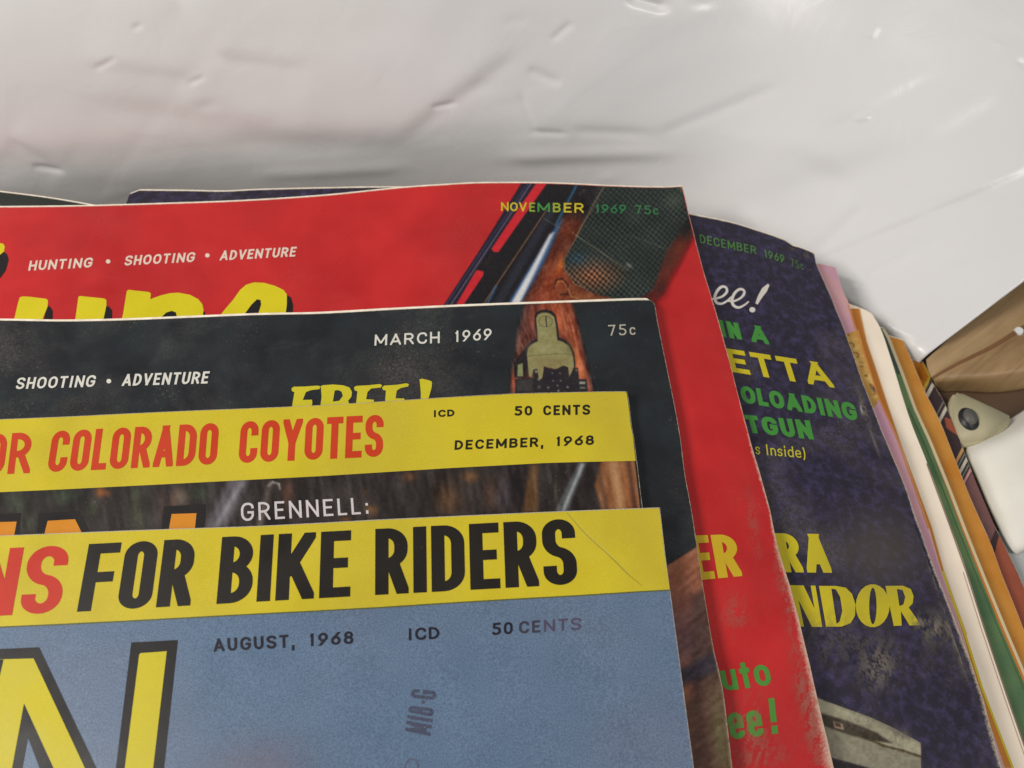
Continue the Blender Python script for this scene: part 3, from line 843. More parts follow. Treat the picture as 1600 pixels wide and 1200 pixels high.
stroke_shape(P, z1([(345, 680), (385, 682), (425, 665), (450, 638), (448, 614), (422, 608), (392, 632), (375, 675), (385, 708), (415, 722), (450, 708), (480, 684)]), [2.8, 3.2, 3.4, 4, 3.5, 4, 4.4, 4.6, 4.4, 3.8, 3, 2.2], whi, 'script_letter', .00014)
stroke_shape(P, z1([(604, 578), (578, 612), (550, 655), (528, 700)]), [3.5, 9, 7, 4], whi, 'exclamation_mark')
P.fill('exclamation_mark', z1([(502 + 19 * math.cos(a), 736 + 17 * math.sin(a)) for a in np.linspace(0, 6.28, 14)[:-1]]), whi, off=.0001)
P.text('IN', (1127, 526), (1160, 531), (1121, 499), (1153, 505), .30, gr, gap=.14)
P.text('A', (1175, 534), (1202, 538.5), (1170, 507), (1197, 511), .28, gr)
P.text('ETTA', (1143, 581), (1304, 606), (1133, 544), (1291, 568), .24, yl, gap=.13, k=1.2)
P.text('OLOADING', (1160, 629), (1342, 658), (1155, 602), (1334, 630), .27, gr, gap=.10)
P.text('TGUN', (1170, 676), (1272, 687), (1162, 648), (1265, 657), .28, gr, gap=.12)
P.text('s', (1181, 709.5), (1188, 710.5), (1179, 692), (1187, 693), .12, ink((208, 196, 60), .3))
P.text('Inside)', (1197, 711), (1259, 716), (1195, 694), (1257, 699), .12, ink((208, 196, 60), .3), gap=.14)
P.text('RA', (1222, 894), (1300, 895), (1210, 833), (1290, 834.5), .24, yl, gap=.10, k=1.2)
zz = lambda pts: [(1050 + x / 2.909, 800 + y / 2.909) for x, y in pts]
def disp(name, *loops): return P.fill(name, [zz(l) for l in loops], yl, off=.0001)
def ell(cx, cy, rx, ry, n=22, a0=0, a1=6.2832): return [(cx + rx * math.cos(a), cy + ry * math.sin(a)) for a in np.linspace(a0, a1, n, endpoint=False)]
disp('lettering', [(528, 332), (598, 334), (648, 440), (630, 334), (652, 335), (683, 522), (636, 522), (575, 400), (600, 521), (566, 520)])
disp('lettering', [(668, 336), (745, 336), (790, 344), (818, 372), (834, 420), (832, 470), (812, 505), (770, 521), (700, 521)],
     [(724, 348), (748, 508), (762, 498), (774, 450), (764, 385), (745, 352)])
disp('lettering', ell(912, 426, 77, 98), ell(913, 427, 17, 84, 16))
disp('lettering', [(970, 336), (1050, 335), (1085, 350), (1098, 382), (1094, 415), (1076, 434), (1108, 480), (1130, 514), (1080, 516), (1040, 450), (1044, 516), (1008, 518)],
     [(1022, 350), (1034, 428), (1052, 420), (1060, 386), (1048, 354)])
def paint_slide(X, Y):
    p = Paint(X, Y, (52, 44, 74)); p.noise(26, 8, 10, 21)
    p.poly(zz([(560, 800), (655, 838), (700, 858), (900, 930), (1000, 976), (1132, 1048), (1134, 1164), (1134, 1300), (560, 1300)]), (150, 144, 122), 1.2)
    p.poly(zz([(560, 812), (660, 850), (900, 945), (1130, 1060), (1130, 1105), (900, 1045), (672, 965), (560, 930)]), (176, 170, 142), 2)
    p.poly(zz([(560, 880), (680, 915), (800, 950), (930, 1003), (1000, 1050), (900, 1040), (780, 1005), (660, 960), (560, 930)]), (66, 58, 44), 2.0)
    p.poly(zz([(733, 950), (775, 963), (782, 992), (738, 980)]), (186, 160, 130), 1.2)
    p.poly(zz([(740, 955), (765, 962), (770, 980), (742, 973)]), (90, 60, 50), 1)
    p.pline(zz([(900, 1035), (960, 1062), (1050, 1085), (1130, 1112)]), 3.5, (90, 74, 48), 1.4)
    p.poly(zz([(560, 1080), (730, 1118), (900, 1164), (900, 1300), (560, 1300)]), (40, 34, 40), 1.5)
    p.noise(26, 5, 5, 8)
    return p.c, p.cov
def paint_rub(X, Y):  # rubbed spots, plus the gloss sheen painted into the colour
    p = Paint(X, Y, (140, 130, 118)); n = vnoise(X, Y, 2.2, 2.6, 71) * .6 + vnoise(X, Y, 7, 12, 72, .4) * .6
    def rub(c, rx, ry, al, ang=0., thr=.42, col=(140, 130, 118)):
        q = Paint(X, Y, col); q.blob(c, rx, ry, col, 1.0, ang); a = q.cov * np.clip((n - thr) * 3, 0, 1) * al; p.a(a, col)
    p.a(np.exp(-((X - 1375) / 75) ** 2 - ((Y - 862) / 62) ** 2) * .30, (118, 104, 98))  # broad gloss sheen painted into the colour, not a rub
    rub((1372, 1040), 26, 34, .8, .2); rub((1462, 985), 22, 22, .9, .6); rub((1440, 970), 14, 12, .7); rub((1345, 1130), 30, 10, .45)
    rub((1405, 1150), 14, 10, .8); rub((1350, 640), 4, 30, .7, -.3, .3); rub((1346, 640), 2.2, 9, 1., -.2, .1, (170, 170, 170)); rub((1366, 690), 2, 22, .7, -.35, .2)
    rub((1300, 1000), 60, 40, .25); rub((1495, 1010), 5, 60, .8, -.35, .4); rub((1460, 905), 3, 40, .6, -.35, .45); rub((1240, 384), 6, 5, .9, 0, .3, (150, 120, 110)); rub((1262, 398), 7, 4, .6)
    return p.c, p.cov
P.picture('rubbed_patch', [(1090, 345), (1155, 600), (1230, 900), (1310, 1200)], [(1262, 394), (1345, 600), (1458, 900), (1558, 1196)], 340, 210, paint_rub, pic_mat, off=.00016)  # rubbed spots together with the painted sheen
P.picture('pistol_picture', zz([(590, 800), (610, 900), (640, 1000), (660, 1164), (680, 1300)]), zz([(1160, 1000), (1160, 1060), (1160, 1110), (1160, 1200), (1160, 1300)]), 130, 150, paint_slide, pic_worn)

# ------------------------------------------------------------------ red November 1969
Tr = [(1066, 291), (1040, 292.5), (1000, 292), (944, 290), (885, 287), (825, 285.6), (744, 286), (690, 289), (650, 291.5), (600, 296), (500, 306), (375, 314), (250, 318.5), (125, 322), (0, 323.5), (-150, 324)]
Rd = [(1066, 291), (1069, 303), (1076, 333), (1096, 412), (1115, 475), (1140, 565), (1170, 680), (1200, 785), (1216, 857), (1242, 944), (1277, 1089), (1303, 1200)]
redm = print_material('ink_red', lin((212, 44, 44), .78), grain=.08, mottle=(25, lin((192, 32, 34), .74), .4, .7, 3), wear=.22, edge=1.35, scuffs_or_sheen=.10, rough=.36)
R_ = Mag(0.0480, Tr, Rd, 'red November 1969 magazine with yellow lettering and a rifle picture', redm, pages=(.0006, 0), jag=.00005)
ted = lambda x: float(np.interp(x, [p[0] for p in Tr[::-1]], [p[1] for p in Tr[::-1]]))
zr = lambda pts: [(650 + x / 3.2, 260 + y / 3.2) for x, y in pts]
def paint_rifle(X, Y):
    p = Paint(X, Y, (214, 44, 48)); p.noise(8, 30, 30, 2)
    p.poly(zr([(560, 60), (1420, 60), (1395, 330), (1300, 560), (1170, 720), (120, 720)]), (32, 26, 30), 1.4)
    # orange wood glow
    p.poly(zr([(690, 300), (800, 240), (900, 300), (1390, 330), (1180, 740), (560, 740), (640, 520)]), (78, 36, 24), 8)
    p.blob(zr([(700, 560)])[0], 34, 44, (150, 66, 34), .95, .4)
    p.blob(zr([(760, 320)])[0], 18, 26, (120, 52, 26), .8)
    p.blob(zr([(640, 690)])[0], 34, 26, (150, 60, 30), .9)
    p.blob(zr([(860, 660)])[0], 44, 14, (150, 84, 44), .9, .2)
    p.blob(zr([(720, 500)])[0], 5, 14, (214, 120, 50), .8, .3)
    p.pline(zr([(690, 610), (700, 570), (730, 560), (760, 590), (760, 640), (720, 640)]), 2, (60, 30, 24), 1)
    p.pline(zr([(695, 600), (712, 575), (735, 575), (750, 600)]), 1.4, (200, 140, 70), 1, .7)
    p.pline(zr([(760, 610), (775, 650), (810, 660)]), 2, (190, 140, 80), 1, .7)
    p.noise(34, 10, 22, 6, .5)
    p.noise(26, 3, 7, 16, .5); p.noise(20, 2.2, 2.2, 17)
    # right fade to red
    p.erase(zr([(1450, 250), (1395, 345), (1330, 440), (1255, 560), (1205, 640), (1195, 760), (1500, 760)]), (206, 40, 40), 14)
    p.poly(zr([(1300, 380), (1390, 330), (1330, 450), (1235, 600), (1200, 660), (1230, 520)]), (126, 48, 26), 9, .9)
    # black barrel + rib
    p.poly(zr([(650, 60), (850, 60), (700, 300), (610, 480), (500, 720), (200, 720), (330, 520)]), (26, 22, 26), 1.6)
    p.line(zr([(655, 215)])[0], zr([(330, 700)])[0], 1.8, (150, 110, 70), .9, .8)
    p.line(zr([(690, 200)])[0], zr([(400, 700)])[0], 12, (52, 58, 74), 3.0, .55)
    p.poly(zr([(700, 300), (735, 265), (640, 480), (505, 720), (440, 720), (560, 520)]), (60, 100, 150), 3)
    p.poly(zr([(668, 340), (690, 330), (600, 520), (500, 720), (455, 720), (570, 520)]), (226, 224, 222), 2.4)
    p.line(zr([(800, 100)])[0], zr([(700, 290)])[0], 3, (48, 110, 150), 1.6, .9)
    p.line(zr([(400, 600)])[0], zr([(350, 700)])[0], 3, (60, 110, 160), 1.4, .8)
    # red slots and rib
    p.poly(zr([(618, 60), (672, 60), (412, 428), (388, 428), (374, 408)]), (212, 38, 48), .9)
    p.poly(zr([(296, 518), (338, 524), (336, 545), (225, 710), (175, 710)]), (212, 38, 48), .9)
    p.poly(zr([(540, 60), (612, 60), (380, 408), (330, 470), (195, 700), (125, 720), (200, 600), (330, 400)]), (34, 28, 44), 1.0)
    p.line(zr([(575, 85)])[0], zr([(175, 690)])[0], 1.8, (120, 116, 140), .9, .8)
    p.line(zr([(560, 85)])[0], zr([(150, 690)])[0], 1.4, (70, 74, 110), .9, .8)
    p.blob(zr([(345, 505)])[0], 5, 5, (20, 18, 18), .9)
    # chequered grip
    grip = zr([(945, 40), (1350, 40), (1378, 240), (1250, 430), (1185, 620), (1090, 672), (1000, 660), (900, 640), (790, 590), (742, 520), (738, 462), (800, 350)])
    s = sdf(X, Y, grip); inside = np.clip(.5 - s / 2, 0, 1)
    gcol = np.tile(np.array((40., 48, 44)), (len(X), 1))
    warm = np.clip(1 - np.hypot((X - 925) / 60, (Y - 432) / 34), 0, 1)[:, None]
    gcol = gcol * (1 - warm) + np.array((118., 74, 50)) * warm
    blue = np.exp(-((X - 903) / 14) ** 2 - ((Y - 405) / 10) ** 2)[:, None] * .6
    gcol = gcol * (1 - blue) + np.array((46., 76, 96)) * blue
    q1 = (X * .80 + Y * .60) / 6.2 * 2 * math.pi; q2 = (X * .66 - Y * .75) / 6.6 * 2 * math.pi
    wob = (vnoise(X, Y, 9, 9, 61) - .5) * 1.6
    ck = np.clip(.9 * np.sin(q1 + wob) + .9 * np.sin(q2 + wob), -1, 1)
    gcol = gcol * (1.05 + .75 * ck[:, None] * (0.34 + 0.5 * warm + .35 * (vnoise(X, Y, 24, 24, 12)[:, None])))
    gcol += (vnoise(X, Y, 30, 20, 9)[:, None] - .5) * 16
    p.a(inside, gcol)
    p.a(np.clip(1 - np.abs(s + 1) / 1.3, 0, 1) * .8 * (Y > 300) * (X < 910), (160, 110, 70))
    p.line(zr([(945, 90)])[0], zr([(800, 350)])[0], 1.6, (150, 110, 80), .9, .8)
    p.blob(zr([(1290, 170)])[0], 16, 12, (110, 116, 96), .4); p.blob(zr([(1335, 100)])[0], 5, 7, (160, 154, 118), .9)
    p.blob(zr([(1225, 610)])[0], 12, 18, (58, 30, 26), .75, .3); p.blob(zr([(1270, 470)])[0], 12, 22, (70, 40, 28), .5, .4); p.blob(zr([(1345, 330)])[0], 12, 14, (30, 26, 24), .7)
    p.noise(14, 2, 2, 18)
    # creases and scratches
    p.line(zr([(780, 330)])[0], zr([(1060, 520)])[0], 1.0, (170, 156, 120), .9, .65)
    p.line(zr([(1060, 340)])[0], zr([(1270, 420)])[0], .8, (150, 140, 120), .9, .4)
    p.blob(zr([(1065, 495)])[0], 6, 3, (170, 170, 160), .6, .6)
    p.line(zr([(640, 260)])[0], zr([(720, 310)])[0], 1, (150, 150, 120), 1, .5)
    return p.c, p.cov
def bend_r(X, Y, t):
    te = np.interp(X, [q[0] for q in Tr[::-1]], [q[1] for q in Tr[::-1]]) + 1.0
    return te + t * (500 - te)
paint_rifle.bend = bend_r
L_ = [(680, 290), (650, 500)]
ysr = np.linspace(292, 500, 9)
Rx = np.interp(ysr, [p[1] for p in Rd], [p[0] for p in Rd]) - 1.2
R_.picture('rifle_picture', list(zip(np.linspace(690, 660, 9), ysr)), list(zip(Rx, ysr)), 210, 380, paint_rifle, pic_mat)
pk = ink((236, 214, 196), .15); bk = ink((26, 18, 20), .2); yb = ink((222, 206, 26), .15)
def brush(mag, s, x0, x1, yb0, yb1, yt0, yt1, wt, mat, sl, gap=.2, off=.00009):
    return mag.text(s, (x0, yb0), (x1, yb1), (x0 + sl, yt0), (x1 + sl, yt1), wt, mat, gap=gap, off=off)
bl_ = lambda x: 423 + (x - 44) * (400.6 - 423) / 418.5
tl_ = lambda x: 407.5 + (x - 45) * (385.5 - 407.5) / 417.5
for w_, a_, b__ in (('HUNTING', 44, 143), ('SHOOTING', 194, 303), ('ADVENTURE', 343, 461)):
    brush(R_, w_, a_, b__, bl_(a_), bl_(b__), tl_(a_), tl_(b__), .20, pk, 3, gap=.16)
for cx, cy in ((169, 408.5), (324, 399)):
    R_.fill('bullet_dot', [(cx + 3.6 * math.cos(a), cy + 3.4 * math.sin(a)) for a in np.linspace(0, 6.28, 11)[:-1]], pk)
nyl = ink((214, 192, 40)); ngr = ink((74, 150, 70))
R_.text('NOV', (783, 329.5), (823, 330.4), (783, 316), (823, 316.4), .18, nyl, gap=.12, off=.00013)
R_.text('E', (827, 330.5), (836, 330.8), (827, 316.4), (836, 316.6), .18, ink((150, 172, 60)), off=.00013)
R_.text('M', (840, 331), (859, 331.3), (840, 316.7), (859, 317), .18, ngr, off=.00013)
R_.text('B', (864, 331.4), (876, 331.8), (864, 317), (876, 317.1), .18, ink((164, 178, 52)), off=.00013)
R_.text('ER', (881, 331.9), (912, 332.5), (881, 317.1), (912, 317.5), .18, nyl, gap=.2, off=.00013)
R_.text('1969', (930, 332.5), (978, 333.5), (930, 319), (978, 320), .16, ink((52, 128, 76), .5), gap=.2, off=.00013)
R_.text('75c', (993, 334), (1029, 335.5), (992, 320.5), (1028, 321.5), .16, ink((60, 124, 74), .7), gap=.22, off=.00013)
def paint_rub_r(X, Y):
    p = Paint(X, Y, (196, 120, 104)); n = vnoise(X, Y, 2.0, 2.4, 81) * .6 + vnoise(X, Y, 6, 14, 82, .3) * .6
    for c_, rx, ry, al, ang, thr in (((1170, 1140), 30, 46, .55, 0, .5), ((1150, 960), 26, 30, .35, 0, .5), ((1225, 930), 8, 60, .6, -.2, .45), ((1262, 1110), 12, 90, .7, -.2, .42), ((1190, 1180), 40, 20, .4, 0, .5), ((1178, 830), 8, 60, .3, -.15, .4)):
        q = Paint(X, Y, (0, 0, 0)); q.blob(c_, rx, ry, (0, 0, 0), 1, ang)
        p.a(q.cov * np.clip((n - thr) * 3, 0, 1) * al, (196, 120, 104))
    return p.c, p.cov
R_.picture('rubbed_patch', [(1075, 700), (1095, 950), (1130, 1200)], [(1175, 700), (1242, 950), (1301, 1196)], 300, 120, paint_rub_r, pic_mat, off=.00018)
# big yellow title with black shadow, lower half under the black magazine
za = lambda pts: [(x / 3.2, 260 + y / 3.2) for x, y in pts]
ud = lambda pts: pts
R_.fill('title_shadow', za([(235, 695), (250, 700), (264, 722), (262, 830), (205, 830)]), bk, off=.00005)
R_.fill('title_letter', za([(98, 656), (112, 650), (150, 652), (232, 662), (240, 672), (238, 700), (210, 770), (190, 830), (60, 830), (72, 760), (88, 690)]), yb, off=.00008)
R_.fill('title_shadow', za([(530, 697), (546, 702), (561, 720), (560, 830), (500, 830)]), bk, off=.00005)
R_.fill('title_letter', za([(392, 652), (400, 648), (520, 660), (532, 668), (532, 695), (518, 760), (500, 830), (365, 830), (380, 740)]), yb, off=.00008)
R_.fill('title_shadow', za([(800, 760), (830, 726), (858, 716), (882, 724), (884, 760), (870, 830), (790, 830)]), bk, off=.000055)
R_.fill('title_shadow', za([(1005, 720), (1024, 726), (1030, 760), (1020, 830), (980, 830)]), bk, off=.000055)
R_.fill('title_letter', za([(634, 622), (645, 617), (742, 628), (754, 634), (752, 664), (800, 646), (850, 634), (890, 631), (950, 642), (992, 664), (1012, 690), (1018, 720), (1000, 830), (860, 830),
                            (884, 750), (880, 730), (860, 722), (832, 730), (800, 760), (770, 830), (590, 830), (615, 740)]), yb, off=.00008)
R_.fill('title_shadow', za([(1215, 745), (1250, 695), (1290, 662), (1306, 668), (1306, 700), (1290, 760), (1275, 830), (1180, 830)]), bk, off=.00005)
R_.fill('title_shadow', za([(1432, 640), (1455, 655), (1466, 690), (1464, 730), (1440, 830), (1380, 830), (1428, 735)]), bk, off=.00005)
R_.fill('title_letter', za([(1080, 830), (1098, 748), (1130, 708), (1165, 668), (1200, 618), (1230, 592), (1270, 580), (1320, 582), (1375, 597), (1418, 618), (1434, 640), (1434, 690), (1428, 740), (1400, 830), (1270, 830),
                            (1292, 735), (1306, 690), (1303, 668), (1285, 664), (1258, 690), (1225, 735), (1200, 830)]), yb, off=.00008)
R_.fill('title_shadow', za([(0, 440), (18, 425), (35, 438), (44, 465), (30, 520), (0, 560), (-60, 560), (-60, 440)]), bk, off=.00005)
R_.fill('title_letter', za([(0, 384), (15, 386), (24, 400), (20, 425), (0, 442), (-60, 442), (-60, 380)]), yb, off=.00008)
yr = ink((212, 178, 36), .3)
R_.text('ER', (1086, 907), (1160, 900), (1073, 837), (1149, 834.5), .225, yr, gap=.07, k=1.3)
gg_ = ink((78, 148, 58), .5)
R_.text('uto', (1131, 1080), (1207, 1070), (1122, 1036), (1196, 1024), .175, gg_, gap=.12)
R_.text('ee', (1142, 1156), (1195, 1150), (1132, 1098), (1184, 1092), .165, gg_, gap=.12)
R_.text('!', (1204, 1147), (1218, 1146), (1198, 1092), (1212, 1090), .17, gg_)

# ------------------------------------------------------------------ black March 1969
Tk = [(1016, 469), (1010, 468.6), (985, 469), (940, 470.5), (870, 473), (800, 475.5), (700, 479.5), (600, 484.5), (500, 490), (400, 492), (300, 496), (200, 500), (100, 502), (0, 500.5), (-120, 500)]
Rk = [(1016, 469), (1023, 476), (1027, 500), (1035, 540), (1060, 665), (1070, 740), (1081, 800), (1096, 900), (1115, 1015), (1129, 1075), (1144, 1200)]
blk = print_material('ink_black', lin((34, 36, 40), .8), grain=.16, mottle=(70, lin((44, 52, 54), .8), .4, .7, 5), wear=.45, edge=.6, scuffs_or_sheen=.34, rough=.38)
K = Mag(0.0520, Tk, Rk, 'black March 1969 magazine with white lettering and a rifle sight picture', blk, pages=(.0012, 0))
wh2 = ink((228, 224, 212), .1)
bl_ = lambda x: 608 + (x - 25) * (599 - 608) / 302
tl_ = lambda x: 590 + (x - 28) * (580 - 590) / 299
for w_, a_, b__ in (('SHOOTING', 24, 147), ('ADVENTURE', 190, 324)):
    brush(K, w_, a_, b__, bl_(a_), bl_(b__), tl_(a_), tl_(b__), .19, wh2, 4, gap=.16)
K.fill('bullet_dot', [(170 + 3.8 * math.cos(a), 595.5 + 3.6 * math.sin(a)) for a in np.linspace(0, 6.28, 11)[:-1]], wh2)
K.text('MARCH', (585, 540), (687, 536), (586, 523), (687, 518), .17, wh2, gap=.2)
K.text('1969', (710, 534.5), (768, 530.5), (710, 517), (768, 513), .16, wh2, gap=.22)
K.text('75c', (951, 524.5), (993, 523), (950, 508), (992, 506), .13, ink((196, 186, 170), .1), gap=.28)
zf_ = lambda pts: [(400 + x / 4, 440 + y / 4) for x, y in pts]
ky = ink((212, 200, 40), .1)
K.fill('lettering', zf_([(222, 668), (235, 657), (300, 656), (385, 650), (404, 655), (396, 672), (345, 678), (312, 690), (298, 725), (292, 740), (350, 738), (352, 758), (345, 800), (222, 800), (232, 740), (240, 690), (225, 685)]), ky)
K.fill('lettering', [zf_([(405, 654), (415, 648), (480, 643), (545, 648), (585, 662), (600, 690), (596, 720), (575, 745), (600, 800), (400, 800), (410, 720)]),
                     zf_([(492, 680), (480, 750), (520, 745), (543, 715), (535, 688), (515, 678)])], ky)
K.fill('lettering', zf_([(612, 662), (625, 652), (700, 648), (775, 640), (788, 648), (780, 662), (720, 668), (697, 690), (688, 735), (735, 738), (740, 760), (735, 800), (620, 800), (628, 740), (634, 685), (618, 680)]), ky, off=.00007)
K.fill('lettering', zf_([(788, 662), (800, 650), (880, 645), (940, 635), (957, 642), (950, 655), (905, 665), (880, 680), (872, 730), (925, 730), (935, 750), (930, 800), (802, 800), (808, 740), (812, 680), (795, 678)]), ky, off=.00008)
K.fill('exclamation_mark', zf_([(1022, 612), (1035, 606), (1085, 618), (1100, 626), (1098, 660), (1078, 730), (1050, 740), (1030, 734), (1030, 690)]), ky)
zk = lambda pts: [(780 + x / 8, 470 + y / 8) for x, y in pts]
def paint_sight(X, Y):
    p = Paint(X, Y, (42, 45, 49))
    p.poly(zk([(330, -40), (900, -40), (1010, 400), (1100, 760), (1190, 1160), (1190, 1700), (130, 1700), (150, 1160), (190, 760), (230, 420)]), (96, 52, 44), 4.5)
    p.poly(zk([(520, -40), (880, -40), (1000, 420), (1060, 760), (1160, 1200), (1050, 1200), (900, 600), (760, 400), (470, 200)]), (158, 76, 46), 5, .9)
    p.noise(40, 2.5, 14, 52, -.25); p.blob(zk([(740, 230)])[0], 7, 24, (204, 104, 62), .8, -.2)
    p.blob(zk([(1000, 830)])[0], 6, 30, (216, 120, 70), .9, -.25)
    p.blob(zk([(420, 200)])[0], 7, 24, (140, 66, 46), .8, .1)
    p.blob(zk([(240, 560)])[0], 4, 18, (140, 84, 66), .7, .05)
    p.blob(zk([(180, 1010)])[0], 5, 22, (180, 84, 56), .9)
    p.noise(46, 5, 18, 5, -.2); p.noise(24, 2.5, 6, 51, -.2)
    dark = (34, 28, 30)
    p.poly(zk([(345, 560), (180, 780), (190, 960), (330, 960), (370, 700)]), dark, 1)
    p.poly(zk([(232, 800), (292, 780), (300, 945), (225, 945)]), (140, 144, 98), 1)
    # metal with dark rim
    body = [(448, 210), (470, 160), (520, 130), (585, 122), (650, 140), (700, 190), (722, 300), (740, 470), (830, 510), (890, 570), (930, 670), (945, 820), (900, 940), (860, 830), (560, 830), (540, 960), (430, 900), (370, 950), (352, 800), (340, 640), (360, 570), (420, 510), (482, 486)]
    p.poly(zk([(x + (10 if x > 600 else -10) * .8, y - 14) for x, y in body]), dark, .9)
    p.poly(zk([(460, 215), (485, 172), (530, 150), (585, 148), (640, 160), (688, 205), (708, 300), (728, 490), (800, 515), (860, 555), (905, 640), (925, 700), (936, 820), (905, 930), (880, 965), (862, 830), (700, 850), (560, 820), (545, 1000), (480, 960), (430, 860), (400, 960), (370, 940), (358, 800), (346, 660), (362, 590), (410, 540), (482, 505), (478, 400)]), (150, 142, 92), .9)
    p.blob(zk([(600, 600)])[0], 24, 7, (168, 164, 118), .5); p.blob(zk([(560, 380)])[0], 7, 14, (160, 158, 112), .5); p.blob(zk([(870, 600)])[0], 6, 9, (112, 108, 66), .6); p.blob(zk([(390, 620)])[0], 5, 9, (118, 114, 72), .5)
    p.noise(14, 4, 4, 55)
    p.pline(zk([(350, 695), (500, 676), (700, 664), (850, 666), (925, 684)]), .9, (104, 96, 66), .6, .8)
    p.poly(zk([(430, 720), (860, 720), (850, 800), (700, 840), (560, 810), (470, 850)]), (136, 122, 78), 3, .5)
    cs = [(zk([(582 + 86 * math.cos(a), 258 + 68 * math.sin(a))])[0]) for a in np.linspace(0, 6.2832, 22)]
    p.pline(cs, .8, (88, 84, 60), .5, .9)
    p.line(zk([(584, 196)])[0], zk([(592, 320)])[0], 1.7, (44, 40, 34), .6)
    # dark screws and base
    p.poly(zk([(200, 975), (430, 965), (430, 860), (475, 850), (500, 1000), (540, 960), (560, 830), (640, 850), (700, 860), (800, 810), (860, 830), (870, 960), (930, 840), (985, 840), (1000, 980), (1090, 980), (1110, 1160), (1110, 1700), (200, 1700)]), (40, 33, 38), .9)
    p.poly(zk([(215, 985), (420, 975), (420, 1130), (215, 1130)]), (66, 62, 58), 2, .8)
    for c_, r, al in (((462, 886), 2.2, .9), ((965, 868), 1.6, .7), ((665, 905), 1.3, .6), ((760, 905), 1.3, .6), ((675, 1000), 1.3, .7), ((770, 1000), 1.4, .6), ((612, 1085), 1.6, .7), ((728, 1060), 1.4, .7), ((855, 1078), 1.7, .8), ((740, 1125), 1.6, .9), ((495, 980), 2.2, .7), ((500, 1080), 2.6, .4)):
        p.blob(zk([c_])[0], r, r, (170, 168, 150), al)
    p.poly(zk([(1002, 1010), (1075, 1010), (1075, 1042), (1002, 1042)]), (150, 156, 140), 1)
    p.poly(zk([(1010, 1075), (1075, 1075), (1075, 1100), (1010, 1100)]), (110, 112, 104), 1)
    p.noise(10, 3, 3, 15)
    return p.c, p.cov
def bend_k(X, Y, t):
    te = np.interp(X, [q[0] for q in Tk[::-1]], [q[1] for q in Tk[::-1]]) + 0.9
    return te + t * (640 - te)
paint_sight.bend = bend_k
K.picture('rifle_sight_picture', [(778, 476), (778, 640)], [(945, 470), (945, 640)], 190, 190, paint_sight, pic_mat)
def paint_stock(X, Y):
    p = Paint(X, Y, (44, 47, 50))
    p.poly([(1000, 905), (1050, 878), (1082, 858), (1100, 846), (1200, 846), (1200, 1260), (1000, 1260)], (160, 100, 72), 2.2)
    p.blob((1060, 960), 46, 40, (150, 92, 78), .8); p.blob((1068, 1000), 40, 46, (112, 80, 84), .85)
    p.blob((1100, 900), 14, 30, (140, 82, 56), .7, -.2)
    p.poly([(1080, 930), (1110, 915), (1130, 1040), (1140, 1120), (1150, 1260), (1080, 1260), (1082, 1060)], (74, 52, 48), 7, .8)
    p.poly([(1050, 1052), (1075, 1040), (1125, 1010), (1130, 1045), (1090, 1062), (1052, 1078)], (54, 46, 60), 5, .9)
    p.poly([(1060, 1100), (1140, 1050), (1150, 1260), (1060, 1260)], (104, 72, 58), 8, .8)
    p.blob((1125, 1150), 12, 70, (104, 100, 62), .8, -.1)
    p.noise(28, 6, 22, 31, .9); p.noise(16, 4, 4, 32)
    ex = np.interp(Y, [q[1] for q in Rk], [q[0] for q in Rk])
    wear = np.clip(1 - (ex - X) / (1.5 + 6 * np.clip((Y - 930) / 270, 0, 1) * vnoise(X, Y, 6, 9, 2)), 0, 1) * .8
    p.a(wear, (150, 142, 100))
    return p.c, p.cov
ys = np.linspace(842, 1230, 12); Rkx = np.interp(ys, [p[1] for p in Rk], [p[0] for p in Rk]) - .8
K.picture('gunstock_picture', list(zip([1010] * 12, ys)), list(zip(Rkx, ys)), 200, 84, paint_stock, pic_worn)

# ------------------------------------------------------------------ December 1968
Td = [(980, 612), (975, 611.4), (950, 611.5), (900, 612.5), (800, 615), (700, 620.5), (600, 627), (500, 633), (400, 637.5), (300, 641.5), (200, 646), (100, 651), (0, 655), (-120, 660)]
Rdd = [(980, 612), (983, 630), (987, 665), (990, 680), (997, 735), (1004, 793), (1020, 900), (1060, 1200)]
dkb = print_material('ink_dark_brown_photo', lin((46, 38, 35), .8), grain=.14, wear=.3, edge=.3)
D = Mag(0.0555, Td, Rdd, 'December 1968 magazine with a yellow banner about Colorado coyotes', dkb, pages=(.0001, -.0001))
yban = print_material('ink_banner_yellow', lin((212, 192, 40), .85), grain=.08, wear=.12, rough=.38, mottle=(28, lin((206, 186, 52), .82), .4, .7, 2))
te = lambda x: float(np.interp(x, [p[0] for p in Td[::-1]], [p[1] for p in Td[::-1]]))
lo = [(-120, 776), (0, 769), (100, 764.5), (250, 757), (500, 744), (700, 731.5), (850, 723.5), (900, 722), (993.3, 720)]
D.fill('yellow_banner', [(980 - 1.0, 613.4)] + [(x, y + .8) for x, y in Td[1:]] + lo + [(988.5, 680), (985.5, 665), (981.5, 630)], yban, off=.00004)
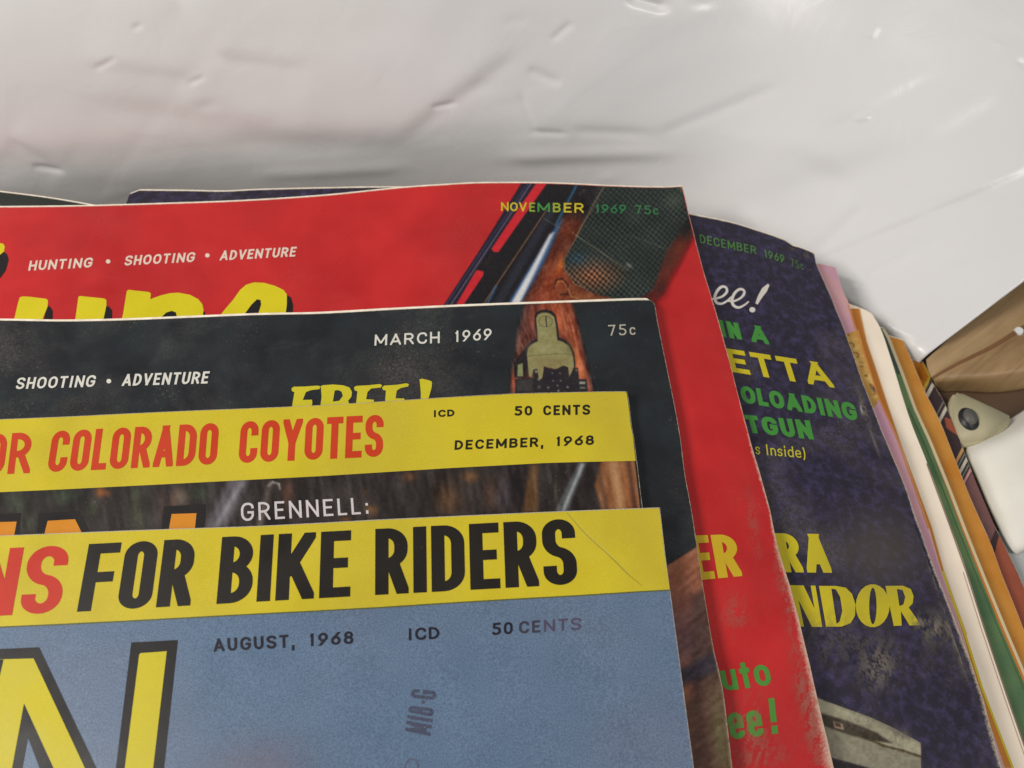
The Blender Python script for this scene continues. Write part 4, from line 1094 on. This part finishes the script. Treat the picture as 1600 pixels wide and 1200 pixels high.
def paint_strip(X, Y):
    p = Paint(X, Y, (44, 36, 33)); p.cov[:] = 1
    p.noise(26, 26, 60, 41)
    z5 = lambda q: (q[0] / 3.2, 600 + q[1] / 3.2)
    for c_, rx, ry, col_, al in (((80, 590), 16, 16, (60, 72, 52), .8), ((320, 560), 22, 14, (52, 66, 46), .8), ((500, 540), 7, 8, (150, 84, 30), .9), ((530, 545), 7, 5, (130, 70, 26), .8),
                                 ((680, 560), 10, 16, (58, 68, 44), .7), ((460, 620), 10, 14, (70, 76, 54), .7), ((150, 690), 10, 16, (70, 80, 58), .6), ((690, 670), 14, 22, (70, 72, 52), .7),
                                 ((900, 560), 12, 16, (118, 100, 84), .8), ((860, 600), 8, 20, (92, 64, 52), .7), ((1000, 540), 14, 14, (54, 66, 44), .8), ((1440, 540), 10, 22, (96, 60, 44), .8),
                                 ((800, 600), 6, 30, (84, 64, 54), .6)):
        p.blob(z5(c_), rx, ry, col_, al)
    p.poly([z5(q) for q in [(1150, 470), (1250, 465), (1130, 720), (1020, 725), (1060, 640)]], (96, 90, 96), 5)
    p.line(z5((1205, 500)), z5((1080, 710)), 7, (150, 146, 150), 4, .8)
    p.line(z5((1350, 500)), z5((1300, 700)), 8, (112, 98, 88), 4, .8)
    p.pline([z5(q) for q in [(1340, 510), (1365, 490), (1395, 500), (1400, 525)]], 2.5, (170, 164, 156), 1.6, .8)
    for c_, rx, ry, al in (((580, 797), 10, 8, .8), ((540, 812), 9, 5, .7), ((700, 780), 20, 26, .55), ((640, 745), 10, 8, .7), ((735, 745), 12, 9, .8), ((570, 770), 5, 8, .3)):
        p.blob((c_[0], c_[1]), rx, ry, (128, 84, 44), al)
    z7 = lambda q: (700 + q[0] / 3.551, 680 + q[1] / 3.551)
    p.blob(z7((240, 330)), 12, 26, (88, 60, 44), .8); p.blob(z7((310, 330)), 14, 30, (64, 54, 58), .8)
    p.poly([z7(q) for q in [(460, 160), (500, 160), (500, 430), (415, 430), (430, 300)]], (112, 78, 44), 4, .85)
    p.blob(z7((540, 300)), 7, 40, (50, 44, 40), .6); p.blob(z7((597, 300)), 2, 14, (84, 88, 52), .7)
    p.poly([z7(q) for q in [(725, 150), (770, 150), (660, 430), (590, 430)]], (92, 92, 94), 2.5)
    p.line(z7((745, 165)), z7((640, 415)), 4, (178, 184, 186), 2.2, .9)
    p.poly([z7(q) for q in [(850, 140), (1040, 140), (1090, 430), (860, 430), (815, 280)]], (146, 94, 56), 3)
    p.line(z7((920, 160)), z7((960, 420)), 10, (196, 150, 100), 5, .8)
    p.line(z7((830, 160)), z7((880, 420)), 5, (64, 40, 30), 3, .7); p.line(z7((1000, 150)), z7((1040, 420)), 6, (84, 48, 36), 3, .8)
    p.line(z7((965, 150)), z7((1010, 420)), 3, (170, 100, 50), 2, .8)
    p.noise(30, 6, 24, 43, -.15); p.noise(14, 3, 4, 44)
    # edge of the print under the yellow
    return p.c, p.cov
def bend_d(X, Y, t):
    a = np.interp(X, [q[0] for q in lo], [q[1] for q in lo])
    return a + t * 112
paint_strip.bend = bend_d
D.picture('woodland_picture', [(-110, 776), (-110, 890)], [(991.6, 720), (1004, 832)], 64, 560, paint_strip, pic_mat, off=.00004)
ro = ink((206, 62, 24), .1)
bl_ = lambda x: 740.5 + (x - 16) * (713.5 - 740.5) / 574
tl_ = lambda x: 676 + (x - 25) * (648 - 676) / 565
for w_, a_, b__, sl in (('OR', -30, 46, 9), ('COLORADO', 73, 338, 8), ('COYOTES', 372, 598, 3)):
    D.text(w_, (a_, bl_(a_)), (b__, bl_(b__)), (a_ + sl + 2, tl_(a_)), (b__ + sl * .6, tl_(b__)), .168, ro, gap=.10, narrow=True, k=1.05)
dk = ink((32, 28, 16), .1)
D.text('ICD', (677, 652), (710, 650.5), (677, 641), (710, 639.5), .27, dk, gap=.14)
D.text('50 CENTS', (804, 649.5), (922, 648), (804, 634.5), (922, 632), .235, dk, gap=.2)
D.text('DECEMBER, 1968', (710, 703), (928, 695), (711, 688), (928, 680), .235, dk, gap=.2)
D.text('GRENNELL:', (377, 814.5), (577, 802.5), (376, 786), (575, 777), .14, ink((214, 206, 206), .1), gap=.24, off=.00013)
org = ink((222, 142, 28), .1); bko = ink((24, 19, 16), .1)
z5 = lambda pts: [(x / 3.2, 600 + y / 3.2) for x, y in pts]
D.fill('title_outline', z5([(-80, 655), (105, 645), (90, 800), (-80, 800)]), bko, off=.00008)
D.fill('title_letter', z5([(-80, 692), (83, 688), (70, 762), (60, 830), (-80, 830)]), org, off=.00011)
D.fill('title_outline', z5([(195, 645), (395, 635), (440, 720), (470, 800), (180, 800)]), bko, off=.00008)
D.fill('title_letter', z5([(238, 684), (375, 676), (412, 750), (440, 820), (205, 820)]), org, off=.00011)
D.fill('title_outline', z5([(820, 612), (1028, 600), (1030, 640), (1010, 800), (800, 800)]), bko, off=.00008)
D.fill('title_letter', z5([(858, 650), (982, 646), (975, 720), (962, 820), (828, 820)]), org, off=.00011)

# ------------------------------------------------------------------ August 1968
Tb = [(1031, 793), (1020, 793.3), (950, 796), (850, 800), (750, 804.5), (600, 811.5), (500, 817), (400, 822), (300, 825.5), (200, 829), (100, 833), (0, 837), (-120, 842)]
Rb = [(1031, 793), (1033, 810), (1040, 870), (1048, 930), (1060, 1020), (1072, 1110), (1084, 1200)]
blu = print_material('ink_grey_blue', lin((108, 132, 160), .8), grain=.20, grain_scale=3000, wear=.12, edge=.25, rough=.36,
                     mottle=(16, lin((120, 132, 156), .8), .42, .72, 2))
B = Mag(0.0590, Tb, Rb, 'grey blue August 1968 magazine on top, yellow banner for bike riders', blu, pages=(.0001, -.0001))
lo = [(-120, 986), (0, 979), (100, 974.5), (200, 969.5), (300, 964), (400, 958.5), (500, 953.5), (600, 948), (700, 941.5), (800, 935.5), (900, 930), (1000, 923.5), (1046.5, 921)]
B.fill('yellow_banner', [(1030.2, 794.2)] + [(x, y + .8) for x, y in Tb[1:]] + lo + [(1039, 870), (1032.2, 810)], yban, off=.00004)
B.fill('banner_rule', [(x, y - .2) for x, y in lo] + [(x, y + 2.0) for x, y in lo[::-1]], ink((96, 100, 52), .1), off=.00004)
red2 = ink((204, 52, 30), .1); blk2 = ink((30, 25, 18), .12)
bl_ = lambda x: float(np.interp(x, [-60, 120, 744, 903], [965, 956, 921, 912.5]))
tl_ = lambda x: float(np.interp(x, [-60, 139, 738, 897], [860, 850, 818.5, 810]))
lean = lambda x: float(np.interp(x, [0, 120, 340, 440, 600, 900], [19, 19, 9, 5, 0, -6]))
for w_, a_, b__, mt in (('NS', -45, 92, red2), ('FOR', 120, 297, blk2), ('BIKE', 338, 547, blk2), ('RIDERS', 586, 903, blk2)):
    la, lb = lean(a_), lean(b__)
    B.text(w_, (a_, bl_(a_)), (b__, bl_(b__)), (a_ + la, tl_(a_ + la)), (b__ + lb, tl_(b__ + lb)), .205, mt, gap=.085, narrow=True, k=1.35)
nk = ink((30, 26, 38), .2)
B.text('AUGUST, 1968', (334, 1018.5), (552, 1006), (333, 998), (552, 986), .205, nk, gap=.2)
B.text('ICD', (637, 1001), (687, 998), (637, 982), (686, 979), .205, nk, gap=.16)
B.text('50', (769, 992.5), (801, 990.5), (769, 973.5), (801, 971.5), .205, nk, gap=.2)
B.text('CE', (811, 990), (844, 988), (811, 971), (844, 969), .205, ink((62, 58, 74), .5), gap=.2)
B.text('NTS', (850, 987.5), (908, 984), (850, 968.5), (908, 965), .17, ink((84, 74, 98), .9), gap=.2)
# masthead letter
zb = lambda pts: [(x / 4, 900 + y / 4) for x, y in pts]
B.fill('title_outline', [zb([(-240, 466), (0, 456), (245, 445), (600, 1195), (700, 1395), (820, 415), (1112, 400), (1025, 1200), (960, 1800), (520, 1800), (250, 1210), (175, 1010), (140, 1200), (80, 1500), (-240, 1500)])], bko, off=.00005)
B.fill('title_letter', zb([(-240, 528), (25, 520), (210, 515), (530, 1200), (690, 1530), (780, 1200), (870, 490), (880, 482), (1042, 470), (957, 1200), (890, 1740), (600, 1740), (335, 1200), (150, 795), (75, 1200), (20, 1450), (-240, 1450)]), ink((212, 196, 30), .08), off=.00009)
B.fill('title_outline', zb([(-240, 640), (-60, 860), (-5, 640), (22, 522), (-240, 522)]), bko, off=.00012)
stm = ink((92, 98, 124), .9, grain=.35)
B.text('M18-G', (672, 1150), (682, 1080), (633, 1142), (643, 1076), .14, stm, gap=.10, name='rubber_stamp')
B.text('O', (652, 1215), (656, 1186), (629, 1212), (634, 1184), .10, ink((110, 118, 142), .9, grain=.3), name='rubber_stamp')
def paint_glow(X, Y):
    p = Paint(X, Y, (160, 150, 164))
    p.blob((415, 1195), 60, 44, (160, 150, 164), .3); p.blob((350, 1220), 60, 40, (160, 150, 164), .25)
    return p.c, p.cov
B.picture('pale_glow', [(280, 935), (280, 1290)], [(1040, 935), (1080, 1290)], 70, 140, paint_glow, pic_mat, off=.000035)
def crease_line(mag, pts, w, mat, name='crease'):
    stroke_shape(mag, pts, w, mat, name, off=.00007)
crease_line(B, [(886, 801), (915, 834), (952, 868), (980, 896), (1003, 915)], [.8, 1.5, 1.8, 1.4, .6], ink((176, 158, 44), .1))  # darker line beside the crease, fold shade painted for depth
crease_line(B, [(888, 801), (917, 834), (954, 868), (982, 896)], [.4, .8, .8, .5], ink((226, 214, 110), .1))

# ================================================================== things on the table at the right
def loft(name, rows, mat, nu=70, nv=40):
    """rows of (photo x, photo y, height): a smooth sheet through them."""
    W = [[hit_z(x, y, z)[0] for x, y, z in r] for r in rows]
    W = [catmull3(r, nu) for r in W]
    cols = [catmull3([r[k] for r in W], nv) for k in range(nu)]
    P = np.array(cols)
    F = []
    for i in range(nu - 1):
        for j in range(nv - 1):
            a = i * nv + j; F.append((a, a + 1, a + nv + 1, a + nv))
    ob = mesh_obj(name, P.reshape(-1, 3), F, mat, smooth=True)
    so_ = ob.modifiers.new('thickness', 'SOLIDIFY'); so_.thickness = 0.0004; so_.offset = 0
    return ob
def catmull3(p, n):
    q = catmull(np.array(p), 14); d = np.concatenate([[0], np.cumsum(np.linalg.norm(np.diff(q, axis=0), axis=1))])
    s = np.linspace(0, d[-1], n)
    return np.stack([np.interp(s, d, q[:, k]) for k in range(3)], 1)

wp, nt, b = new_mat('white_paper_wrap')
tc = N(nt, 'ShaderNodeTexCoord'); n1 = N(nt, 'ShaderNodeTexNoise', i_Scale=60, i_Detail=4.0)
nt.links.new(tc.outputs['Object'], n1.inputs['Vector'])
nt.links.new(ramp(nt, n1.outputs[0], [(0.3, lin((226, 222, 208), .85)), (0.7, lin((236, 233, 222), .85))]), b.inputs['Base Color'])
b.inputs['Roughness'].default_value = 0.6
bmp = N(nt, 'ShaderNodeBump', i_Strength=0.3, i_Distance=0.001)
nt.links.new(n1.outputs[0], bmp.inputs['Height']); nt.links.new(bmp.outputs[0], b.inputs['Normal'])
import bmesh
def plastic(name, rgb, rough):
    m_, nt, b = new_mat(name)
    tc = N(nt, 'ShaderNodeTexCoord'); n1 = N(nt, 'ShaderNodeTexNoise', i_Scale=120, i_Detail=3.0)
    nt.links.new(tc.outputs['Object'], n1.inputs['Vector'])
    nt.links.new(ramp(nt, n1.outputs[0], [(.3, lin(rgb, .9)), (.7, lin(rgb, 1.0))]), b.inputs['Base Color'])
    b.inputs['Roughness'].default_value = rough
    return m_
o = loft('folded_paper', [
    [(1501, 698, .0006), (1512, 692, .0006), (1560, 666, .0006), (1602, 640, .0006), (1720, 560, .0006), (2200, 250, .0006)],
    [(1503, 702, .001), (1514, 697, .004), (1561, 676, .005), (1604, 651, .005), (1722, 570, .005), (2200, 262, .005)],
    [(1507, 710, .001), (1520, 708, .0075), (1566, 690, .0100), (1608, 668, .0100), (1726, 590, .0100), (2200, 285, .0100)],
    [(1522, 742, .001), (1534, 735, .0085), (1578, 714, .0112), (1618, 692, .0112), (1735, 615, .0112), (2200, 312, .0112)],
    [(1548, 802, .001), (1558, 796, .0075), (1596, 780, .010), (1640, 760, .010), (1760, 690, .010), (2200, 400, .010)],
    [(1577, 860, .001), (1586, 856, .0045), (1610, 842, .005), (1680, 805, .005), (1800, 740, .005), (2200, 470, .005)],
    [(1580, 870, .0008), (1588, 867, .0008), (1610, 855, .0008), (1680, 815, .0008), (1800, 748, .0008), (2200, 480, .0008)]], wp)
o['label'] = 'thick white folded paper lying on the wood at the right edge'; o['category'] = 'paper'

o = loft('wooden_board', [
    [(1447, 562, .0095), (1490, 520, .0095), (1560, 440, .0095), (1660, 340, .0095), (1760, 240, .0095), (2250, -60, .0095)],
    [(1450, 577, .0095), (1494, 555, .0095), (1560, 515, .0095), (1640, 465, .0095), (1760, 390, .0095), (2250, 110, .0095)],
    [(1456, 590, .0095), (1498, 584, .0095), (1555, 578, .0095), (1640, 560, .0095), (1760, 505, .0095), (2250, 240, .0095)],
    [(1459, 595, .0085), (1500, 592, .0085), (1556, 588, .0085), (1640, 571, .0085), (1762, 518, .0085), (2250, 254, .0085)],
    [(1462, 606, .0030), (1504, 605, .0030), (1562, 606, .0030), (1640, 590, .0030), (1765, 540, .0030), (2250, 278, .0030)],  # front face kept steep so the same wood falls in shade
    [(1464, 612, .0003), (1504, 611, .0003), (1562, 613, .0003), (1640, 597, .0003), (1765, 548, .0003), (2250, 287, .0003)]], wood)
seamm = plastic('dark_wood_seam', (112, 74, 38), .6); disc_mat = plastic('pale_disc_plastic', (214, 214, 210), .3)
sm_ = loft('seam', [[(1457, 588, .0099), (1500, 564, .0099), (1550, 539, .0099), (1600, 508, .0099), (1680, 465, .0099)], [(1457, 591, .0099), (1500, 567, .0099), (1550, 543, .0099), (1600, 513, .0099), (1680, 471, .0099)], [(1457, 592, .0099), (1500, 569, .0099), (1550, 545, .0099), (1600, 516, .0099), (1680, 474, .0099)]], seamm, nv=8)
sm_.parent = o
o['label'] = 'tan wooden board with front edge sloped into shade, under the bag at the right'; o['category'] = 'board'
gp, nt, b = new_mat('pale_grey_card')
b.inputs['Base Color'].default_value = lin((176, 180, 178), .8); b.inputs['Roughness'].default_value = .5
n1 = N(nt, 'ShaderNodeTexNoise', i_Scale=50, i_Detail=3.0); bmp = N(nt, 'ShaderNodeBump', i_Strength=.2, i_Distance=.0005)
nt.links.new(n1.outputs[0], bmp.inputs['Height']); nt.links.new(bmp.outputs[0], b.inputs['Normal'])
q = [hit_z(x, y, .0005)[0] for x, y in ((1500, 860), (1700, 760), (1900, 1100), (1650, 1250))]
V = [tuple(p) for p in q] + [(p[0], p[1], .0003) for p in q]
V = [(p[0], p[1], .0014) for p in q] + [(p[0], p[1], .0003) for p in q]
o = mesh_obj('grey_card', V, [(3, 2, 1, 0), (4, 5, 6, 7)] + [(i, (i + 1) % 4, (i + 1) % 4 + 4, i + 4) for i in range(4)], gp)
o['label'] = 'pale grey card just showing under the white paper, lower right'; o['category'] = 'card'

# cream plastic corner piece with a hole built of a black ring and grey disc
crp = plastic('cream_plastic', (170, 162, 130), .55); gyp = plastic('hole_disc_grey', (84, 84, 76), .5); bkp = plastic('recess_shade_black', (22, 22, 24), .45)  # cream toned down to hold the fitting's shadow; black paints the recess shade
outline = [(1489, 618), (1493, 612), (1502, 611), (1530, 624), (1560, 638), (1584, 650), (1575, 668), (1540, 690), (1505, 694), (1494, 680), (1487, 660), (1486, 636)]
pz = .007
q = [hit_z(x, y, pz)[0] for x, y in outline]
ctr = np.mean(q, axis=0)
root = bpy.data.objects.new('plastic_fitting', None); COL.objects.link(root); root.location = (ctr[0], ctr[1], 0); root.empty_display_size = .01
root['label'] = 'small cream plastic fitting with a round hole made of a black ring and grey disc on the wood'; root['category'] = 'fitting'
def bevelled(name, q, z0, z1, bev, mat):
    bm = bmesh.new()
    t = [bm.verts.new((p[0] - ctr[0], p[1] - ctr[1], z1)) for p in q]; bt = [bm.verts.new((p[0] - ctr[0], p[1] - ctr[1], z0)) for p in q]
    bm.faces.new(t); bm.faces.new(bt[::-1])
    for i in range(len(t)):
        j = (i + 1) % len(t); bm.faces.new((t[i], bt[i], bt[j], t[j]))
    bmesh.ops.recalc_face_normals(bm, faces=bm.faces)
    bmesh.ops.bevel(bm, geom=list(bm.edges), offset=bev, segments=3, affect='EDGES', clamp_overlap=True)
    me = bpy.data.meshes.new(name); bm.to_mesh(me); bm.free()
    me.polygons.foreach_set('use_smooth', [True] * len(me.polygons)); me.materials.append(mat)
    o = bpy.data.objects.new(name, me); COL.objects.link(o); o.parent = root
    return o
bevelled('body', q, .0006, pz, .0010, crp)
kc = hit_z(1513, 655, pz)[0]
ring = lambda r, s=1.15: [(kc[0] + r * math.cos(a), kc[1] + r * s * math.sin(a)) for a in np.linspace(0, 2 * math.pi, 28, endpoint=False)]
bevelled('hole_shade', ring(.0032, 1.3), pz - .0005, pz + .0006, .0003, bkp)  # black ring set off-centre to paint the dark crescent of a recess
kc = kc + np.array([.0005, .0006, 0])
bevelled('disc', ring(.0022, 1.3), pz, pz + .0013, .0006, gyp)

# small pale disc on the board
sc = hit_z(1592, 517, .0100)[0]
bm = bmesh.new()
bmesh.ops.create_cone(bm, cap_ends=True, segments=24, radius1=.0016, radius2=.0013, depth=.0007)
bmesh.ops.translate(bm, vec=Vector((sc[0], sc[1], .0101)), verts=bm.verts)
me = bpy.data.meshes.new('pale_disc'); bm.to_mesh(me); bm.free(); me.materials.append(disc_mat)
so = bpy.data.objects.new('pale_disc', me); COL.objects.link(so); so.parent = bpy.data.objects['wooden_board']
